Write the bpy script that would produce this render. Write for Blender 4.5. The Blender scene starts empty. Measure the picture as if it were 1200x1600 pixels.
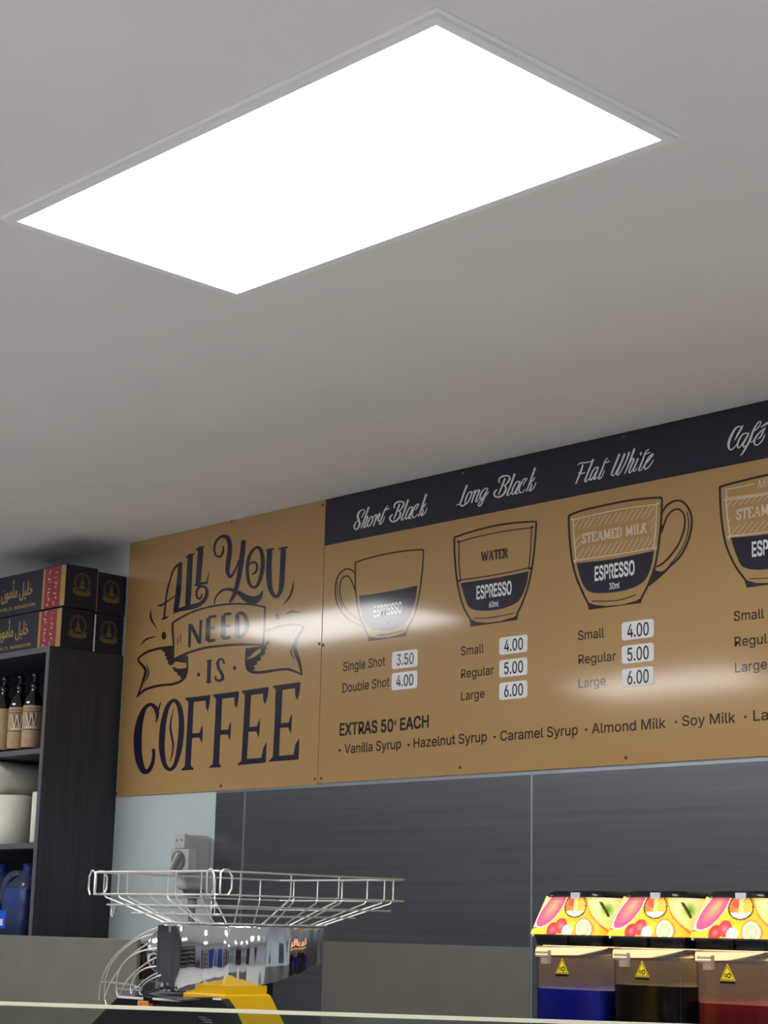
import bpy, math, random
from mathutils import Vector, Matrix
from mathutils.geometry import tessellate_polygon
random.seed(7)
S = bpy.context.scene
COL = S.collection
EYE = 1.45                       # camera height, metres
FPX = 2811.5                     # focal length in pixels of the 1200x1600 frame
YAW, PITCH, ROLL = -0.80392, 0.22722, 0.0221
# ------------------------------------------------------------------ camera
_f = Vector((math.sin(YAW)*math.cos(PITCH), math.cos(YAW)*math.cos(PITCH), math.sin(PITCH)))
_r = Vector((math.cos(YAW), -math.sin(YAW), 0.0)); _u = _r.cross(_f)
CR = _r*math.cos(ROLL)+_u*math.sin(ROLL); CU = -_r*math.sin(ROLL)+_u*math.cos(ROLL)
cam = bpy.data.cameras.new('camera'); cam.sensor_fit = 'VERTICAL'; cam.sensor_height = 24
cam.lens = FPX/1600*24; cam.clip_start = 0.02
co = bpy.data.objects.new('camera', cam); COL.objects.link(co)
co.matrix_world = Matrix(((CR.x, CU.x, -_f.x, 0), (CR.y, CU.y, -_f.y, 0), (CR.z, CU.z, -_f.z, EYE), (0, 0, 0, 1)))
S.camera = co
# ------------------------------------------------------------------ world and exposure
w = bpy.data.worlds.new('world'); S.world = w; w.use_nodes = True
w.node_tree.nodes['Background'].inputs[0].default_value = (.6, .7, .8, 1)
w.node_tree.nodes['Background'].inputs[1].default_value = 0.3
S.view_settings.view_transform = 'Standard'; S.view_settings.look = 'None'
S.view_settings.gamma = 1; S.view_settings.use_curve_mapping = False
S.view_settings.exposure = 0.0
PANEL_LIGHT = 13.4                # emission of every ceiling panel's diffuser


def ray(px, py):
    return CR*((px-600)/FPX) - CU*((py-800)/FPX) + _f
def at(px, py, ax, val):
    """The point of the plane (x, y or z = val) seen at a pixel of the photograph."""
    d = ray(px, py); i = 'xyz'.index(ax)
    t = (val - (EYE if i == 2 else 0))/d[i]
    return Vector((d.x*t, d.y*t, d.z*t+EYE))

# ------------------------------------------------------------------ materials
MATS = {}
def lin(c):
    return tuple(((v/255)/12.92 if v/255 <= .04045 else ((v/255+.055)/1.055)**2.4) for v in c)+(1.0,)
def mat(name, rgb, rough=.5, metal=0.0, emit=0, spec=None, coat=0, coat_rough=.1, noise=0, nscale=(8, 8, 8), bump=0, alpha=1, aniso=0, emitc=None, bdist=.002, detail=5):
    if name in MATS: return MATS[name]
    m = bpy.data.materials.new(name); m.use_nodes = True; nt = m.node_tree
    b = nt.nodes['Principled BSDF']; I = b.inputs
    I['Base Color'].default_value = lin(rgb); I['Roughness'].default_value = rough; I['Metallic'].default_value = metal
    if spec is not None: I['Specular IOR Level'].default_value = spec
    if coat: I['Coat Weight'].default_value = coat; I['Coat Roughness'].default_value = coat_rough
    if emit: I['Emission Color'].default_value = lin(emitc or rgb); I['Emission Strength'].default_value = emit
    if alpha < 1: I['Alpha'].default_value = alpha
    if aniso: I['Anisotropic'].default_value = aniso
    if noise or bump:
        tc = nt.nodes.new('ShaderNodeTexCoord'); mp = nt.nodes.new('ShaderNodeMapping'); mp.inputs['Scale'].default_value = nscale
        nz = nt.nodes.new('ShaderNodeTexNoise'); nz.inputs['Scale'].default_value = 1; nz.inputs['Detail'].default_value = detail
        nt.links.new(tc.outputs['Object'], mp.inputs[0]); nt.links.new(mp.outputs[0], nz.inputs[0])
        if noise:
            rp = nt.nodes.new('ShaderNodeValToRGB'); c = lin(rgb)
            rp.color_ramp.elements[0].position = .3; rp.color_ramp.elements[1].position = .7
            rp.color_ramp.elements[0].color = tuple(max(0, v*(1-noise)) for v in c[:3])+(1,)
            rp.color_ramp.elements[1].color = tuple(min(1, v*(1+noise)) for v in c[:3])+(1,)
            nt.links.new(nz.outputs[0], rp.inputs[0]); nt.links.new(rp.outputs[0], I['Base Color'])
        if bump:
            bp = nt.nodes.new('ShaderNodeBump'); bp.inputs['Strength'].default_value = bump; bp.inputs['Distance'].default_value = bdist
            nt.links.new(nz.outputs[0], bp.inputs['Height']); nt.links.new(bp.outputs[0], I['Normal'])
    MATS[name] = m; return m
def clear(name, tint, gloss_rough=.03, haze=.1, hazec=(255, 255, 255), gloss=.06):
    """Thin clear plastic or glass sheet: see-through, a little haze, reflecting by angle."""
    m = bpy.data.materials.new(name); m.use_nodes = True; nt = m.node_tree; nt.nodes.clear()
    N = nt.nodes.new; L = nt.links.new
    out = N('ShaderNodeOutputMaterial'); t = N('ShaderNodeBsdfTransparent'); t.inputs[0].default_value = lin(tint)
    d = N('ShaderNodeBsdfTranslucent'); d.inputs[0].default_value = lin(hazec)
    d2 = N('ShaderNodeBsdfDiffuse'); d2.inputs[0].default_value = lin(hazec)
    dd = N('ShaderNodeMixShader'); dd.inputs[0].default_value = .5; L(d.outputs[0], dd.inputs[1]); L(d2.outputs[0], dd.inputs[2])
    g = N('ShaderNodeBsdfGlossy'); g.inputs['Roughness'].default_value = gloss_rough
    m1 = N('ShaderNodeMixShader'); m1.inputs[0].default_value = haze; L(t.outputs[0], m1.inputs[1]); L(dd.outputs[0], m1.inputs[2])
    fr = N('ShaderNodeFresnel'); fr.inputs[0].default_value = 1.45
    mx = N('ShaderNodeMath'); mx.operation = 'MAXIMUM'; mx.inputs[1].default_value = gloss; L(fr.outputs[0], mx.inputs[0])
    m2 = N('ShaderNodeMixShader'); L(mx.outputs[0], m2.inputs[0]); L(m1.outputs[0], m2.inputs[1]); L(g.outputs[0], m2.inputs[2])
    L(m2.outputs[0], out.inputs[0]); return m

BOARD_R = dict(rough=.5, coat=1.0, coat_rough=.09, spec=.25)
M_ceil = mat('ceiling_paint', (235, 234, 233), .9, noise=.02, nscale=(3, 3, 3), bump=.15)
M_wall = mat('wall_paint', (206, 221, 226), .7, noise=.03, nscale=(5, 5, 5))
M_room = mat('room_paint', (210, 213, 217), .8, noise=.03)
M_floor = mat('floor_tile', (232, 230, 226), .4, noise=.1, nscale=(3, 3, 3))
M_tan = mat('tan_print', (193, 155, 99), **BOARD_R)
M_navy = mat('navy_print', (19, 19, 50), **BOARD_R)
M_ink = mat('ink_print', (34, 20, 27), **BOARD_R)
M_lite = mat('cream_print', (238, 222, 200), **BOARD_R)
M_whitep = mat('white_print', (240, 240, 246), **BOARD_R)
M_halo = mat('grey_tan_print', (172, 140, 104), **BOARD_R)
M_price = mat('price_card', (250, 251, 255), .4)
M_screw = mat('screw_metal', (120, 100, 70), .4, 1)
M_steel = mat('brushed_steel', (126, 132, 140), .34, .9, noise=.10, nscale=(1.2, 1, 60), bump=.12, aniso=.5)
M_steel2 = mat('warm_steel', (150, 146, 138), .42, .85, noise=.04, nscale=(9, 9, 9), bump=.05)
M_steel3 = mat('bench_steel', (186, 181, 168), .42, .8, noise=.05, nscale=(9, 9, 9), bump=.05)
M_seam = mat('steel_trim', (190, 196, 205), .3, .9)
M_chrome = mat('chrome', (206, 206, 212), .06, 1, bump=1, nscale=(19, 19, .9), bdist=.024, detail=1)
M_wire = mat('chrome_wire', (250, 250, 250), .35, 1)
M_wood = mat('dark_woodgrain', (49, 51, 59), .5, noise=.28, nscale=(60, 60, 2.5), bump=.15)
M_edge = mat('cabinet_edge', (92, 93, 102), .45)
M_inside = mat('cabinet_inside', (34, 38, 52), .7)
M_black = mat('black_plastic', (18, 18, 22), .22)
M_yellow = mat('yellow_paint', (240, 190, 20), .35)
M_grey = mat('isolator_grey', (196, 198, 196), .45)
M_greyd = mat('isolator_dark_grey', (118, 122, 124), .45)
M_conduit = mat('conduit_grey', (165, 168, 168), .4)
M_orange = mat('orange_plastic', (228, 140, 50), .4)
M_boxnavy = mat('navy_cardboard', (27, 29, 50), .55, noise=.2, nscale=(20, 20, 20))
M_boxtop = mat('cardboard_edge', (86, 66, 46), .8)
M_gold = mat('gold_ink', (176, 146, 78), .45, .3)
M_gold2 = mat('dull_gold_ink', (118, 100, 62), .5, .2)
M_red = mat('red_ink', (150, 40, 52), .5)
M_tilebrown = mat('brown_tile', (58, 40, 38), .25, noise=.15)
M_grout = mat('grout', (170, 165, 160), .8)
M_paper = mat('white_paper', (226, 224, 212), .9, noise=.04, nscale=(30, 30, 30), bump=.3)
M_core = mat('roll_core', (150, 120, 90), .9)

# ------------------------------------------------------------------ mesh helpers
ORG = {}
class MB:
    def __init__(s): s.v = []; s.f = []; s.sm = []
    def add(s, vs, fs, smooth=False):
        o = len(s.v); s.v += [Vector(p) for p in vs]; s.f += [tuple(i+o for i in f) for f in fs]; s.sm += [smooth]*len(fs); return s
    def box(s, a, b):
        x0, y0, z0 = (min(a[i], b[i]) for i in range(3)); x1, y1, z1 = (max(a[i], b[i]) for i in range(3))
        return s.add([(x0,y0,z0),(x1,y0,z0),(x1,y1,z0),(x0,y1,z0),(x0,y0,z1),(x1,y0,z1),(x1,y1,z1),(x0,y1,z1)],
              [(0,3,2,1),(4,5,6,7),(0,1,5,4),(1,2,6,5),(2,3,7,6),(3,0,4,7)])
    def loft(s, rings, cap=True, smooth=True):
        n = len(rings[0]); vs = [p for r in rings for p in r]; fs = []
        for k in range(len(rings)-1):
            for i in range(n):
                j = (i+1) % n; fs.append((k*n+i, k*n+j, (k+1)*n+j, (k+1)*n+i))
        s.add(vs, fs, smooth)
        if cap:
            s.add(rings[0], [tuple(range(n-1, -1, -1))]); s.add(rings[-1], [tuple(range(n))])
        return s
    def lathe(s, c, prof, n=20, axis='z', cap=True):
        rings = []
        for r, h in prof:
            ring = []
            for i in range(n):
                a = 2*math.pi*i/n; p = (r*math.cos(a), r*math.sin(a), h)
                if axis == 'x': p = (p[2], p[0], p[1])
                if axis == 'y': p = (p[1], p[2], p[0])
                ring.append(Vector(c)+Vector(p))
            rings.append(ring)
        return s.loft(rings, cap)
    def tube(s, pts, r, n=8, closed=False, sub=0):
        pts = [Vector(p) for p in pts]
        if sub: pts = [Vector(q[:3]) for q in catmull([tuple(p) for p in pts], sub, closed)]
        m = len(pts); rings = []; up = None
        for i, p in enumerate(pts):
            a = pts[(i-1) % m] if (closed or i) else p; b = pts[(i+1) % m] if (closed or i < m-1) else p
            t = (b-a).normalized()
            if up is None: up = t.orthogonal().normalized()
            up = (up-t*up.dot(t)); up = up.normalized() if up.length > 1e-6 else t.orthogonal().normalized()
            q = t.cross(up); rings.append([p+(up*math.cos(2*math.pi*k/n)+q*math.sin(2*math.pi*k/n))*r for k in range(n)])
        if closed: rings.append(rings[0])
        return s.loft(rings, not closed)
    def prism(s, poly, vec):
        """closed outline (3-D points in a plane) pushed along vec"""
        vec = Vector(vec); n = len(poly); P = [Vector(p) for p in poly]
        t = tessellate_polygon([P]); vs = P+[p+vec for p in P]
        fs = [tuple(a) for a in t]+[tuple(x+n for x in reversed(a)) for a in t]
        fs += [(i, (i+1) % n, (i+1) % n+n, i+n) for i in range(n)]
        return s.add(vs, fs)
    def build(s, name, m, parent=None, bevel=0, **kw):
        me = bpy.data.meshes.new(name); o = bpy.data.objects.new(name, me)
        if parent is not None: org = ORG[parent.name]; o.parent = parent
        else:
            org = Vector((0, 0, 0))
            if kw.get('category'):
                xs = [p.x for p in s.v]; ys = [p.y for p in s.v]
                org = Vector(((min(xs)+max(xs))/2, (min(ys)+max(ys))/2, min(p.z for p in s.v))); o.location = org
        me.from_pydata([tuple(p-org) for p in s.v], [], s.f)
        me.polygons.foreach_set('use_smooth', s.sm); me.materials.append(m); me.update()
        COL.objects.link(o); ORG[o.name] = org
        if s.fixn:
            import bmesh
            b = bmesh.new(); b.from_mesh(me); bmesh.ops.recalc_face_normals(b, faces=b.faces); b.to_mesh(me); b.free()
        if bevel:
            bv = o.modifiers.new('bevel', 'BEVEL'); bv.width = bevel; bv.segments = 2; bv.limit_method = 'ANGLE'
        for k, v in kw.items(): o[k] = v
        return o
    fixn = True
def thing(name, label, cat, loc, group=None):
    o = bpy.data.objects.new(name, None); COL.objects.link(o); o.location = loc; o.empty_display_size = .05
    o['label'] = label; o['category'] = cat
    if group: o['group'] = group
    ORG[o.name] = Vector(loc); return o
def dup(root, loc, label=None):
    r = root.copy(); COL.objects.link(r); r.location = loc; ORG[r.name] = Vector(loc)
    if label: r['label'] = label
    for ch in list(root.children):
        c = ch.copy(); COL.objects.link(c); c.parent = r; ORG[c.name] = Vector(loc)
        for g in list(ch.children):
            d = g.copy(); COL.objects.link(d); d.parent = c
    return r
def catmull(P, sub=6, closed=False):
    n = len(P); out = []; rng = n if closed else n-1
    for i in range(rng):
        p0 = P[(i-1) % n] if (closed or i) else P[0]; p1 = P[i]; p2 = P[(i+1) % n]; p3 = P[(i+2) % n] if (closed or i+2 < n) else P[-1]
        for k in range(sub):
            t = k/sub; out.append(tuple(.5*((2*b)+(c-a)*t+(2*a-5*b+4*c-d)*t*t+(3*b-a-3*c+d)*t**3) for a, b, c, d in zip(p0, p1, p2, p3)))
    if not closed: out.append(tuple(P[-1]))
    return out

# ------------------------------------------------------------------ printing onto a plane
YB = 3.745                       # front plane of the two sign boards
class Print:
    """Flat print traced in crop coordinates (scale k, offset) and laid on the board's plane."""
    def __init__(s, k=1, off=(0, 0), layer=1, plane=('y', YB)):
        s.k = k; s.off = off; s.mb = MB(); s.mb.fixn = False; s.layer = layer; s.n = 0; s.plane = plane
    def pt(s, x, y):
        p = at(x/s.k+s.off[0], y/s.k+s.off[1], *s.plane)
        d = .0005*s.layer+.00002*(s.n % 20)
        if s.plane[0] == 'y': p.y -= d
        else: p.x += d
        return p
    def poly(s, pts, smooth=False):
        s.n += 1
        P = [s.pt(*p[:2]) for p in (catmull(pts, 5, True) if smooth else pts)]
        s.mb.add(P, [tuple(t) for t in tessellate_polygon([P])]); return s
    def disc(s, x, y, rx, ry=None, n=18):
        ry = ry or rx; return s.poly([(x+rx*math.cos(2*math.pi*i/n), y+ry*math.sin(2*math.pi*i/n)) for i in range(n)])
    def stroke(s, pts, w=None, closed=False, sub=6, caps=True):
        s.n += 1
        P = [(p[0], p[1], (p[2] if len(p) > 2 else w)) for p in pts]
        if len(P) > 2: P = catmull(P, sub, closed)
        n = len(P); L = []; R = []
        for i, (x, y, h) in enumerate(P):
            a = P[i-1] if (i or closed) else P[0]; b = P[(i+1) % n] if (i < n-1 or closed) else P[-1]
            dx, dy = b[0]-a[0], b[1]-a[1]; l = math.hypot(dx, dy) or 1; nx, ny = -dy/l*abs(h), dx/l*abs(h)
            L.append(s.pt(x+nx, y+ny)); R.append(s.pt(x-nx, y-ny))
        m = n if closed else n-1
        s.mb.add(L+R, [(i, (i+1) % n, (i+1) % n+n, i+n) for i in range(m)])
        if caps and not closed:
            for q in (P[0], P[-1]):
                if q[2]*(1/s.k) > .7: s.disc(q[0], q[1], q[2]*.98, n=10)
        return s
    def many(s, strokes, **kw):
        for t in strokes: s.stroke(t, **kw)
        return s
    def build(s, m, parent, name='lettering', **kw): return s.mb.build(name, m, parent, **kw)

FONT = None
try:
    FONT = bpy.data.fonts.load(bpy.utils.system_resource('DATAFILES')+'/fonts/Inter.woff2')
except Exception:
    FONT = None
_tc = {}
def text_mesh(body, bold=0, font=True):
    k = (body, bold, font)
    if k in _tc: return _tc[k]
    c = bpy.data.curves.new('text', 'FONT'); c.body = body; c.resolution_u = 3; c.offset = bold
    if FONT and font: c.font = FONT
    c.fill_mode = 'NONE'
    o = bpy.data.objects.new('text', c); me = bpy.data.meshes.new_from_object(o)
    E_ = {}
    for e in me.edges:
        a, b = e.vertices; E_.setdefault(a, []).append(b); E_.setdefault(b, []).append(a)
    co_ = [v.co.copy() for v in me.vertices]; seen = set(); loops = []
    for a in sorted(E_):                       # walk every closed contour of the glyphs
        if a in seen: continue
        lp = [a]; seen.add(a); cur = a
        while True:
            nx_ = [q for q in E_[cur] if q not in seen]
            if not nx_: break
            if len(lp) == 1 and (a+1) in nx_: cur = a+1
            else: cur = nx_[0]
            seen.add(cur); lp.append(cur)
        if len(lp) > 2: loops.append([co_[i] for i in lp])
    area = lambda L: sum(L[i-1].x*L[i].y-L[i].x*L[i-1].y for i in range(len(L)))/2
    def inside(p, L):
        r = False
        for i in range(len(L)):
            a, b = L[i-1], L[i]
            if (a.y > p.y) != (b.y > p.y) and p.x < (b.x-a.x)*(p.y-a.y)/(b.y-a.y)+a.x: r = not r
        return r
    big = max(loops, key=lambda L: abs(area(L))); sg = 1 if area(big) > 0 else -1
    outer = [L for L in loops if area(L)*sg > 0]; holes = [L for L in loops if area(L)*sg <= 0]; V = []; F = []
    for L in outer:
        hs = [h for h in holes if inside(h[0], L)]; P_ = [L]+hs; base = len(V)
        for q in P_: V += [tuple(p) for p in q]
        F += [tuple(i+base for i in t) for t in tessellate_polygon(P_)]
    bpy.data.objects.remove(o); bpy.data.meshes.remove(me); bpy.data.curves.remove(c)
    _tc[k] = (V, F); return V, F
CAP = {}
def cap_height(font=True):
    if font not in CAP: V, _ = text_mesh('H', 0, font); CAP[font] = max(v[1] for v in V)
    return CAP[font]
def put_text(mb, body, a, b, hpx, layer=1, weight=0, plane=('y', YB), shear=0, font=True):
    """text whose baseline runs from pixel a to pixel b with capitals hpx pixels high"""
    V, F = text_mesh(body, 0, font)
    A = at(*a, *plane); B = at(*b, *plane); T = at(a[0], a[1]-hpx, *plane)
    x0 = min(v[0] for v in V); x1 = max(v[0] for v in V); H = cap_height(font)
    ux = (B-A)/(x1-x0); uz = Vector((0, 0, (T-A).length/H))
    n = Vector((0, -1, 0)) if plane[0] == 'y' else Vector((1, 0, 0))
    for q, (ox, oz) in enumerate([(0, 0)] if not weight else [(-weight, -weight), (weight, -weight), (-weight, weight), (weight, weight)]):
        mb.add([A+ux*(v[0]-x0+shear*v[1]+ox)+uz*(v[1]+oz)+n*(.0005*layer+.00003*q) for v in V], F)
def text_part(body, a, b, hpx, m, parent, **kw):
    mb = MB(); mb.fixn = False; put_text(mb, body, a, b, hpx, **kw); return mb.build('lettering', m, parent)

# ================================================================== THE ROOM
CZ = EYE+1.33
def struct(name, a, b, m, **kw):
    mb = MB(); mb.box(a, b); o = mb.build(name, m, None); o['kind'] = 'structure'; return o
WY = YB+.006                     # painted face of the wall behind the boards
struct('floor', (-8, -4.5, -.1), (4, WY+.2, 0), M_floor)
struct('ceiling', (-8, -4.5, CZ), (4, WY+.2, CZ+.1), M_ceil)
struct('wall_back', (-8, WY, 0), (4, WY+.2, CZ), M_wall)
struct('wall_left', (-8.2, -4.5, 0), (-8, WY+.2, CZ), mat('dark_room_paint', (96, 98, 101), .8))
struct('wall_right', (4, -4.5, 0), (4.2, WY+.2, CZ), M_room)
struct('wall_front', (-8, -4.7, 0), (4, -4.5, CZ), M_room)

# ceiling light panels: the one in view and the rest of the grid that lights the shop
M_diff = mat('light_diffuser', (254, 253, 252), .5, emit=PANEL_LIGHT)
M_lframe = mat('light_frame', (250, 250, 250), .35)
def light_panel(cx, cy, label, group):
    x0, x1, y0, y1 = cx-.595, cx+.595, cy-.305, cy+.305; t = .029
    th = thing('ceiling_light', label, 'ceiling light', (cx, cy, CZ-.012), group)
    fr = MB(); z0, z1 = CZ-.010, CZ
    o = [(x0, y0), (x1, y0), (x1, y1), (x0, y1)]; i = [(x0+t, y0+t), (x1-t, y0+t), (x1-t, y1-t), (x0+t, y1-t)]
    mid = [(x0+.009, y0+.009), (x1-.009, y0+.009), (x1-.009, y1-.009), (x0+.009, y1-.009)]
    for k in range(4):
        j = (k+1) % 4
        fr.add([(*o[k], z1-.003), (*o[j], z1-.003), (*mid[j], z1-.004), (*mid[k], z1-.004)], [(0, 1, 2, 3)])
        fr.add([(*mid[k], z1-.004), (*mid[j], z1-.004), (*mid[j], z0), (*mid[k], z0)], [(0, 1, 2, 3)])
        fr.add([(*mid[k], z0), (*mid[j], z0), (*i[j], z0), (*i[k], z0)], [(0, 1, 2, 3)])
        fr.add([(*i[k], z0), (*i[j], z0), (*i[j], z1-.001), (*i[k], z1-.001)], [(0, 1, 2, 3)])
        fr.add([(*o[k], z1), (*o[j], z1), (*o[j], z1-.003), (*o[k], z1-.003)], [(0, 1, 2, 3)])
    fr.build('frame', M_lframe, th)
    d = MB(); d.box((x0+t, y0+t, CZ-.006), (x1-t, y1-t, CZ-.001)); d.build('diffuser', M_diff, th)
    return th
LP = light_panel(-2.297, 2.03, 'large rectangular white LED ceiling light panel in a slim grey frame', None)
for gx, gy in ((-5.9, 2.1), (-5.9, -.35), (-2.3, -.6), (-5.9, -2.8), (-2.3, -3.0), (1.3, 2.03), (1.3, -.6), (1.3, -3.0)):
    dup(LP, (gx, gy, CZ-.012), 'white LED ceiling panel %s of the shop' % {(-5.9, 2.1): 'above the shelf cabinet side', (-5.9, -.35): 'at the middle of the left side', (-2.3, -.6): 'straight above the customer floor', (-5.9, -2.8): 'before the tall dark added block', (-2.3, -3.0): 'before the brown added block', (1.3, 2.03): 'at the menu end of the right side', (1.3, -.6): 'beside the added block on the right wall', (1.3, -3.0): 'before the blue added block in the corner'}[(gx, gy)])['group'] = 'ceiling light panels out of the picture'

# unseen blocks added behind the camera for the polished metal to mirror
def reflection_block(name, label, cat, a, b, m, bands=0, m2=None):
    t = thing(name, label, cat, ((a[0]+b[0])/2, (a[1]+b[1])/2, 0)); q = MB(); q.box(a, b); q.build('body', m, t, bevel=.004)
    for i in range(bands):
        z = a[2]+(b[2]-a[2])*(i+.5)/bands; q = MB(); q.box((a[0]+.03, b[1]-.001, z-.02), (b[0]-.03, b[1]+.03, z+.02)); q.build('added_rail', m2, t)
M_dk = mat('added_block_dark', (22, 23, 30), .4); M_bl = mat('added_block_blue', (14, 58, 150), .35); M_cm = mat('added_block_cream', (226, 214, 186), .6); M_bn = mat('added_block_brown', (88, 62, 48), .6)
reflection_block('added_shelf_block', 'tall dark block with cream rails, added unseen at the rear for the metal to mirror', 'shelving', (-7.6, -4.49, 0), (-5.0, -4.05, 2.3), M_dk, 5, M_cm)
reflection_block('added_tall_block', 'tall blue block added unseen at the rear for the metal to mirror', 'fridge', (-4.2, -4.49, 0), (-3.3, -3.8, 2.1), M_bl, 3, M_dk)
reflection_block('added_shelf_block', 'brown block added unseen between the blue and the dark one for the metal to mirror', 'shelving', (-2.9, -4.49, 0), (-1.2, -4.0, 2.2), M_bn, 4, M_cm)
reflection_block('added_tall_block', 'tall dark block with blue rails, added unseen at the rear for the metal to mirror', 'fridge', (-.8, -4.49, 0), (.6, -3.8, 2.2), M_dk, 4, M_bl)
reflection_block('added_tall_block', 'wide blue block added unseen in the rear corner for the metal to mirror', 'fridge', (1.4, -4.49, 0), (2.6, -3.8, 2.1), M_bl, 3, M_cm)
reflection_block('added_shelf_block', 'dark block added unseen against the right wall for the metal to mirror', 'shelving', (3.4, -2.0, 0), (3.99, 1.0, 2.3), M_dk, 4, M_cm)

# ================================================================== LEFT BOARD
zT = CZ-.001; zB = EYE+.43
XL, XJ, XR = -5.2, -4.155, -1.3
lb = thing('sign_board', 'tan board lettered All You Need Is Coffee with a ribbon drawing, left of the menu', 'sign', (XL, YB, zB))
mb = MB(); mb.box((XL, YB, zB-.004), (XJ-.0012, YB+.005, zT)); mb.build('panel', M_tan, lb, bevel=.0006)
def screws(parent, pts):
    me = None
    for px, py in pts:
        p = at(px, py, 'y', YB)
        if me is None:
            m_ = MB(); m_.lathe((p.x, YB, p.z), [(.0048, 0), (.0045, -.0016), (.002, -.0026)], 10, 'y'); o = m_.build('screw', M_screw, parent)
            me = o; base = p
        else:
            o = me.copy(); COL.objects.link(o); o.location = (p.x-base.x, 0, p.z-base.z)
screws(lb, [(362, 815), (504, 789), (499, 1006), (182, 1240), (345, 1228), (492, 1217)])
# --- ALL
k4, o4 = 4.8, (230, 820)
P = Print(k4, o4)
P.many([[(262,290,7),(230,302,9),(195,345,8),(170,420,7),(150,500,6.5),(138,590,6.5),(128,695,6.5)], [(105,710,3),(130,701,8),(160,688,3)],
 [(250,292,15),(242,400,19),(232,520,20),(216,640,20)], [(80,598,3),(100,606,7),(150,576,5),(205,537,4)],
 [(324,235,20),(318,350,21),(312,480,21),(305,600,20)], [(286,246,3),(320,234,9),(356,216,4)],
 [(193,668,2),(225,645,11),(290,625,17),(350,612,19),(400,592,15),(435,555,14),(449,500,12),(435,468,9),(405,462,8),(378,485,8),(370,520,8),(380,550,8),(400,552,8),(411,528,6),(405,515,3)],
 [(402,180,20),(393,300,20),(382,448,19)], [(363,190,3),(395,174,9),(428,162,4)], [(365,452,10),(410,440,9),(448,434,8)], [(446,440,8),(455,400,5),(464,358,2)]])
P.build(M_navy, lb)
# --- YOU
P = Print(k4, o4)
P.many([[(568,158,4),(572,195,8),(552,236,9),(520,232,8),(505,190,8),(515,130,9),(555,90,10),(600,95,16),(620,150,17),(616,230,18),(605,310,18),(605,360,15),(625,390,11),(655,350,8),(690,270,8)],
 [(722,130,18),(716,200,19),(700,320,19),(682,420,17),(655,520,16),(622,578,9)],
 [(505,595,4),(515,545,6),(560,495,8),(620,484,12),(690,512,17),(745,552,27),(800,566,31),(845,540,18),(868,490,2)],
 [(886,196,3),(918,187,9),(952,180,4)], [(985,180,4),(1020,176,10),(1055,168,4)],
 [(920,195,19),(914,300,21),(915,400,21),(925,480,18),(955,535,13),(985,528,13),(1006,470,18),(1015,350,20),(1022,185,20)],
 [(765,300,6),(790,281,7),(818,288,8),(826,320,8),(815,355,8),(790,372,5)]])
P.stroke([(830,168,10),(858,205,15),(868,290,16),(855,380,15),(830,450,12),(795,470,10),(765,435,12),(752,350,13),(758,270,13),(785,200,11)], closed=True)
P.build(M_navy, lb)
# --- ribbon drawing
k5, o5 = 4.138, (200, 930)
P = Print(k5, o5)
P.many([[(295,414,4),(294,300,6),(289,205,7),(300,172,6),(400,116,6),(500,82,6),(600,63,6),(700,56,6),(800,60,6),(885,78,6)], [(887,78,6),(880,200,6),(872,320,6)],
 [(295,414,5),(385,374,8),(500,341,8),(620,325,8),(740,319,8),(870,322,6)], [(326,262,1),(321,295,3),(323,325,1)], [(343,250,1),(339,285,3),(343,310,1)],
 [(285,334,8),(200,345,8),(120,370,7),(68,414,6),(95,455,8),(115,490,9),(97,560,7),(60,658,4)], [(60,658,4),(110,612,8),(200,585,8),(290,575,8),(350,550,8),(378,505,7),(385,450,6),(386,400,5)],
 [(118,440,1),(133,490,4),(126,530,4),(104,570,1)],
 [(768,345,6),(766,440,8),(785,488,9),(850,500,9),(950,486,8),(1040,480,8),(1124,514,5)],
 [(1124,514,5),(1112,450,9),(1092,390,12),(1076,330,12),(1100,260,8),(1130,212,7),(1100,192,6),(1000,196,6),(890,230,6)], [(1060,330,1),(1055,370,5),(1076,418,1)],
 [(150,92,1),(150,150,7),(188,217,1)], [(80,325,1),(120,285,6),(182,267,2)], [(1015,125,1),(1060,106,7),(1120,114,1)]])
P.poly([(215,352),(288,332),(294,412),(384,384),(384,440),(350,436),(310,428),(285,452),(272,455),(258,440),(262,425),(246,412),(252,400),(236,388),(244,378)])
P.poly([(285,463),(330,476),(384,470),(381,510),(362,545),(335,533),(342,524),(316,514),(324,504),(300,492)])
P.poly([(768,343),(890,325),(890,345),(858,343),(820,366),(775,410)])
P.poly([(775,415),(820,398),(858,370),(862,344),(912,288),(905,305),(918,308),(890,330),(900,345),(884,362),(890,378),(858,400),(862,418),(832,430),(838,446),(812,458),(825,478),(800,490),(775,475),(765,440)])
P.disc(233, 262, 15, 26); P.disc(965, 140, 13, 21)
P.build(M_ink, lb, 'ribbon_drawing', label='dark ribbon drawing curling round the word Need')
st = MB(); st.fixn = False
ol = 4.8/4.138
Q = Print(4.8, (230, 820))
Q.stroke([(1100, 415, 1), (1090, 480, 7), (1065, 545, 8), (1020, 600, 2)]); Q.build(M_ink, lb, 'ribbon_drawing')
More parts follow.
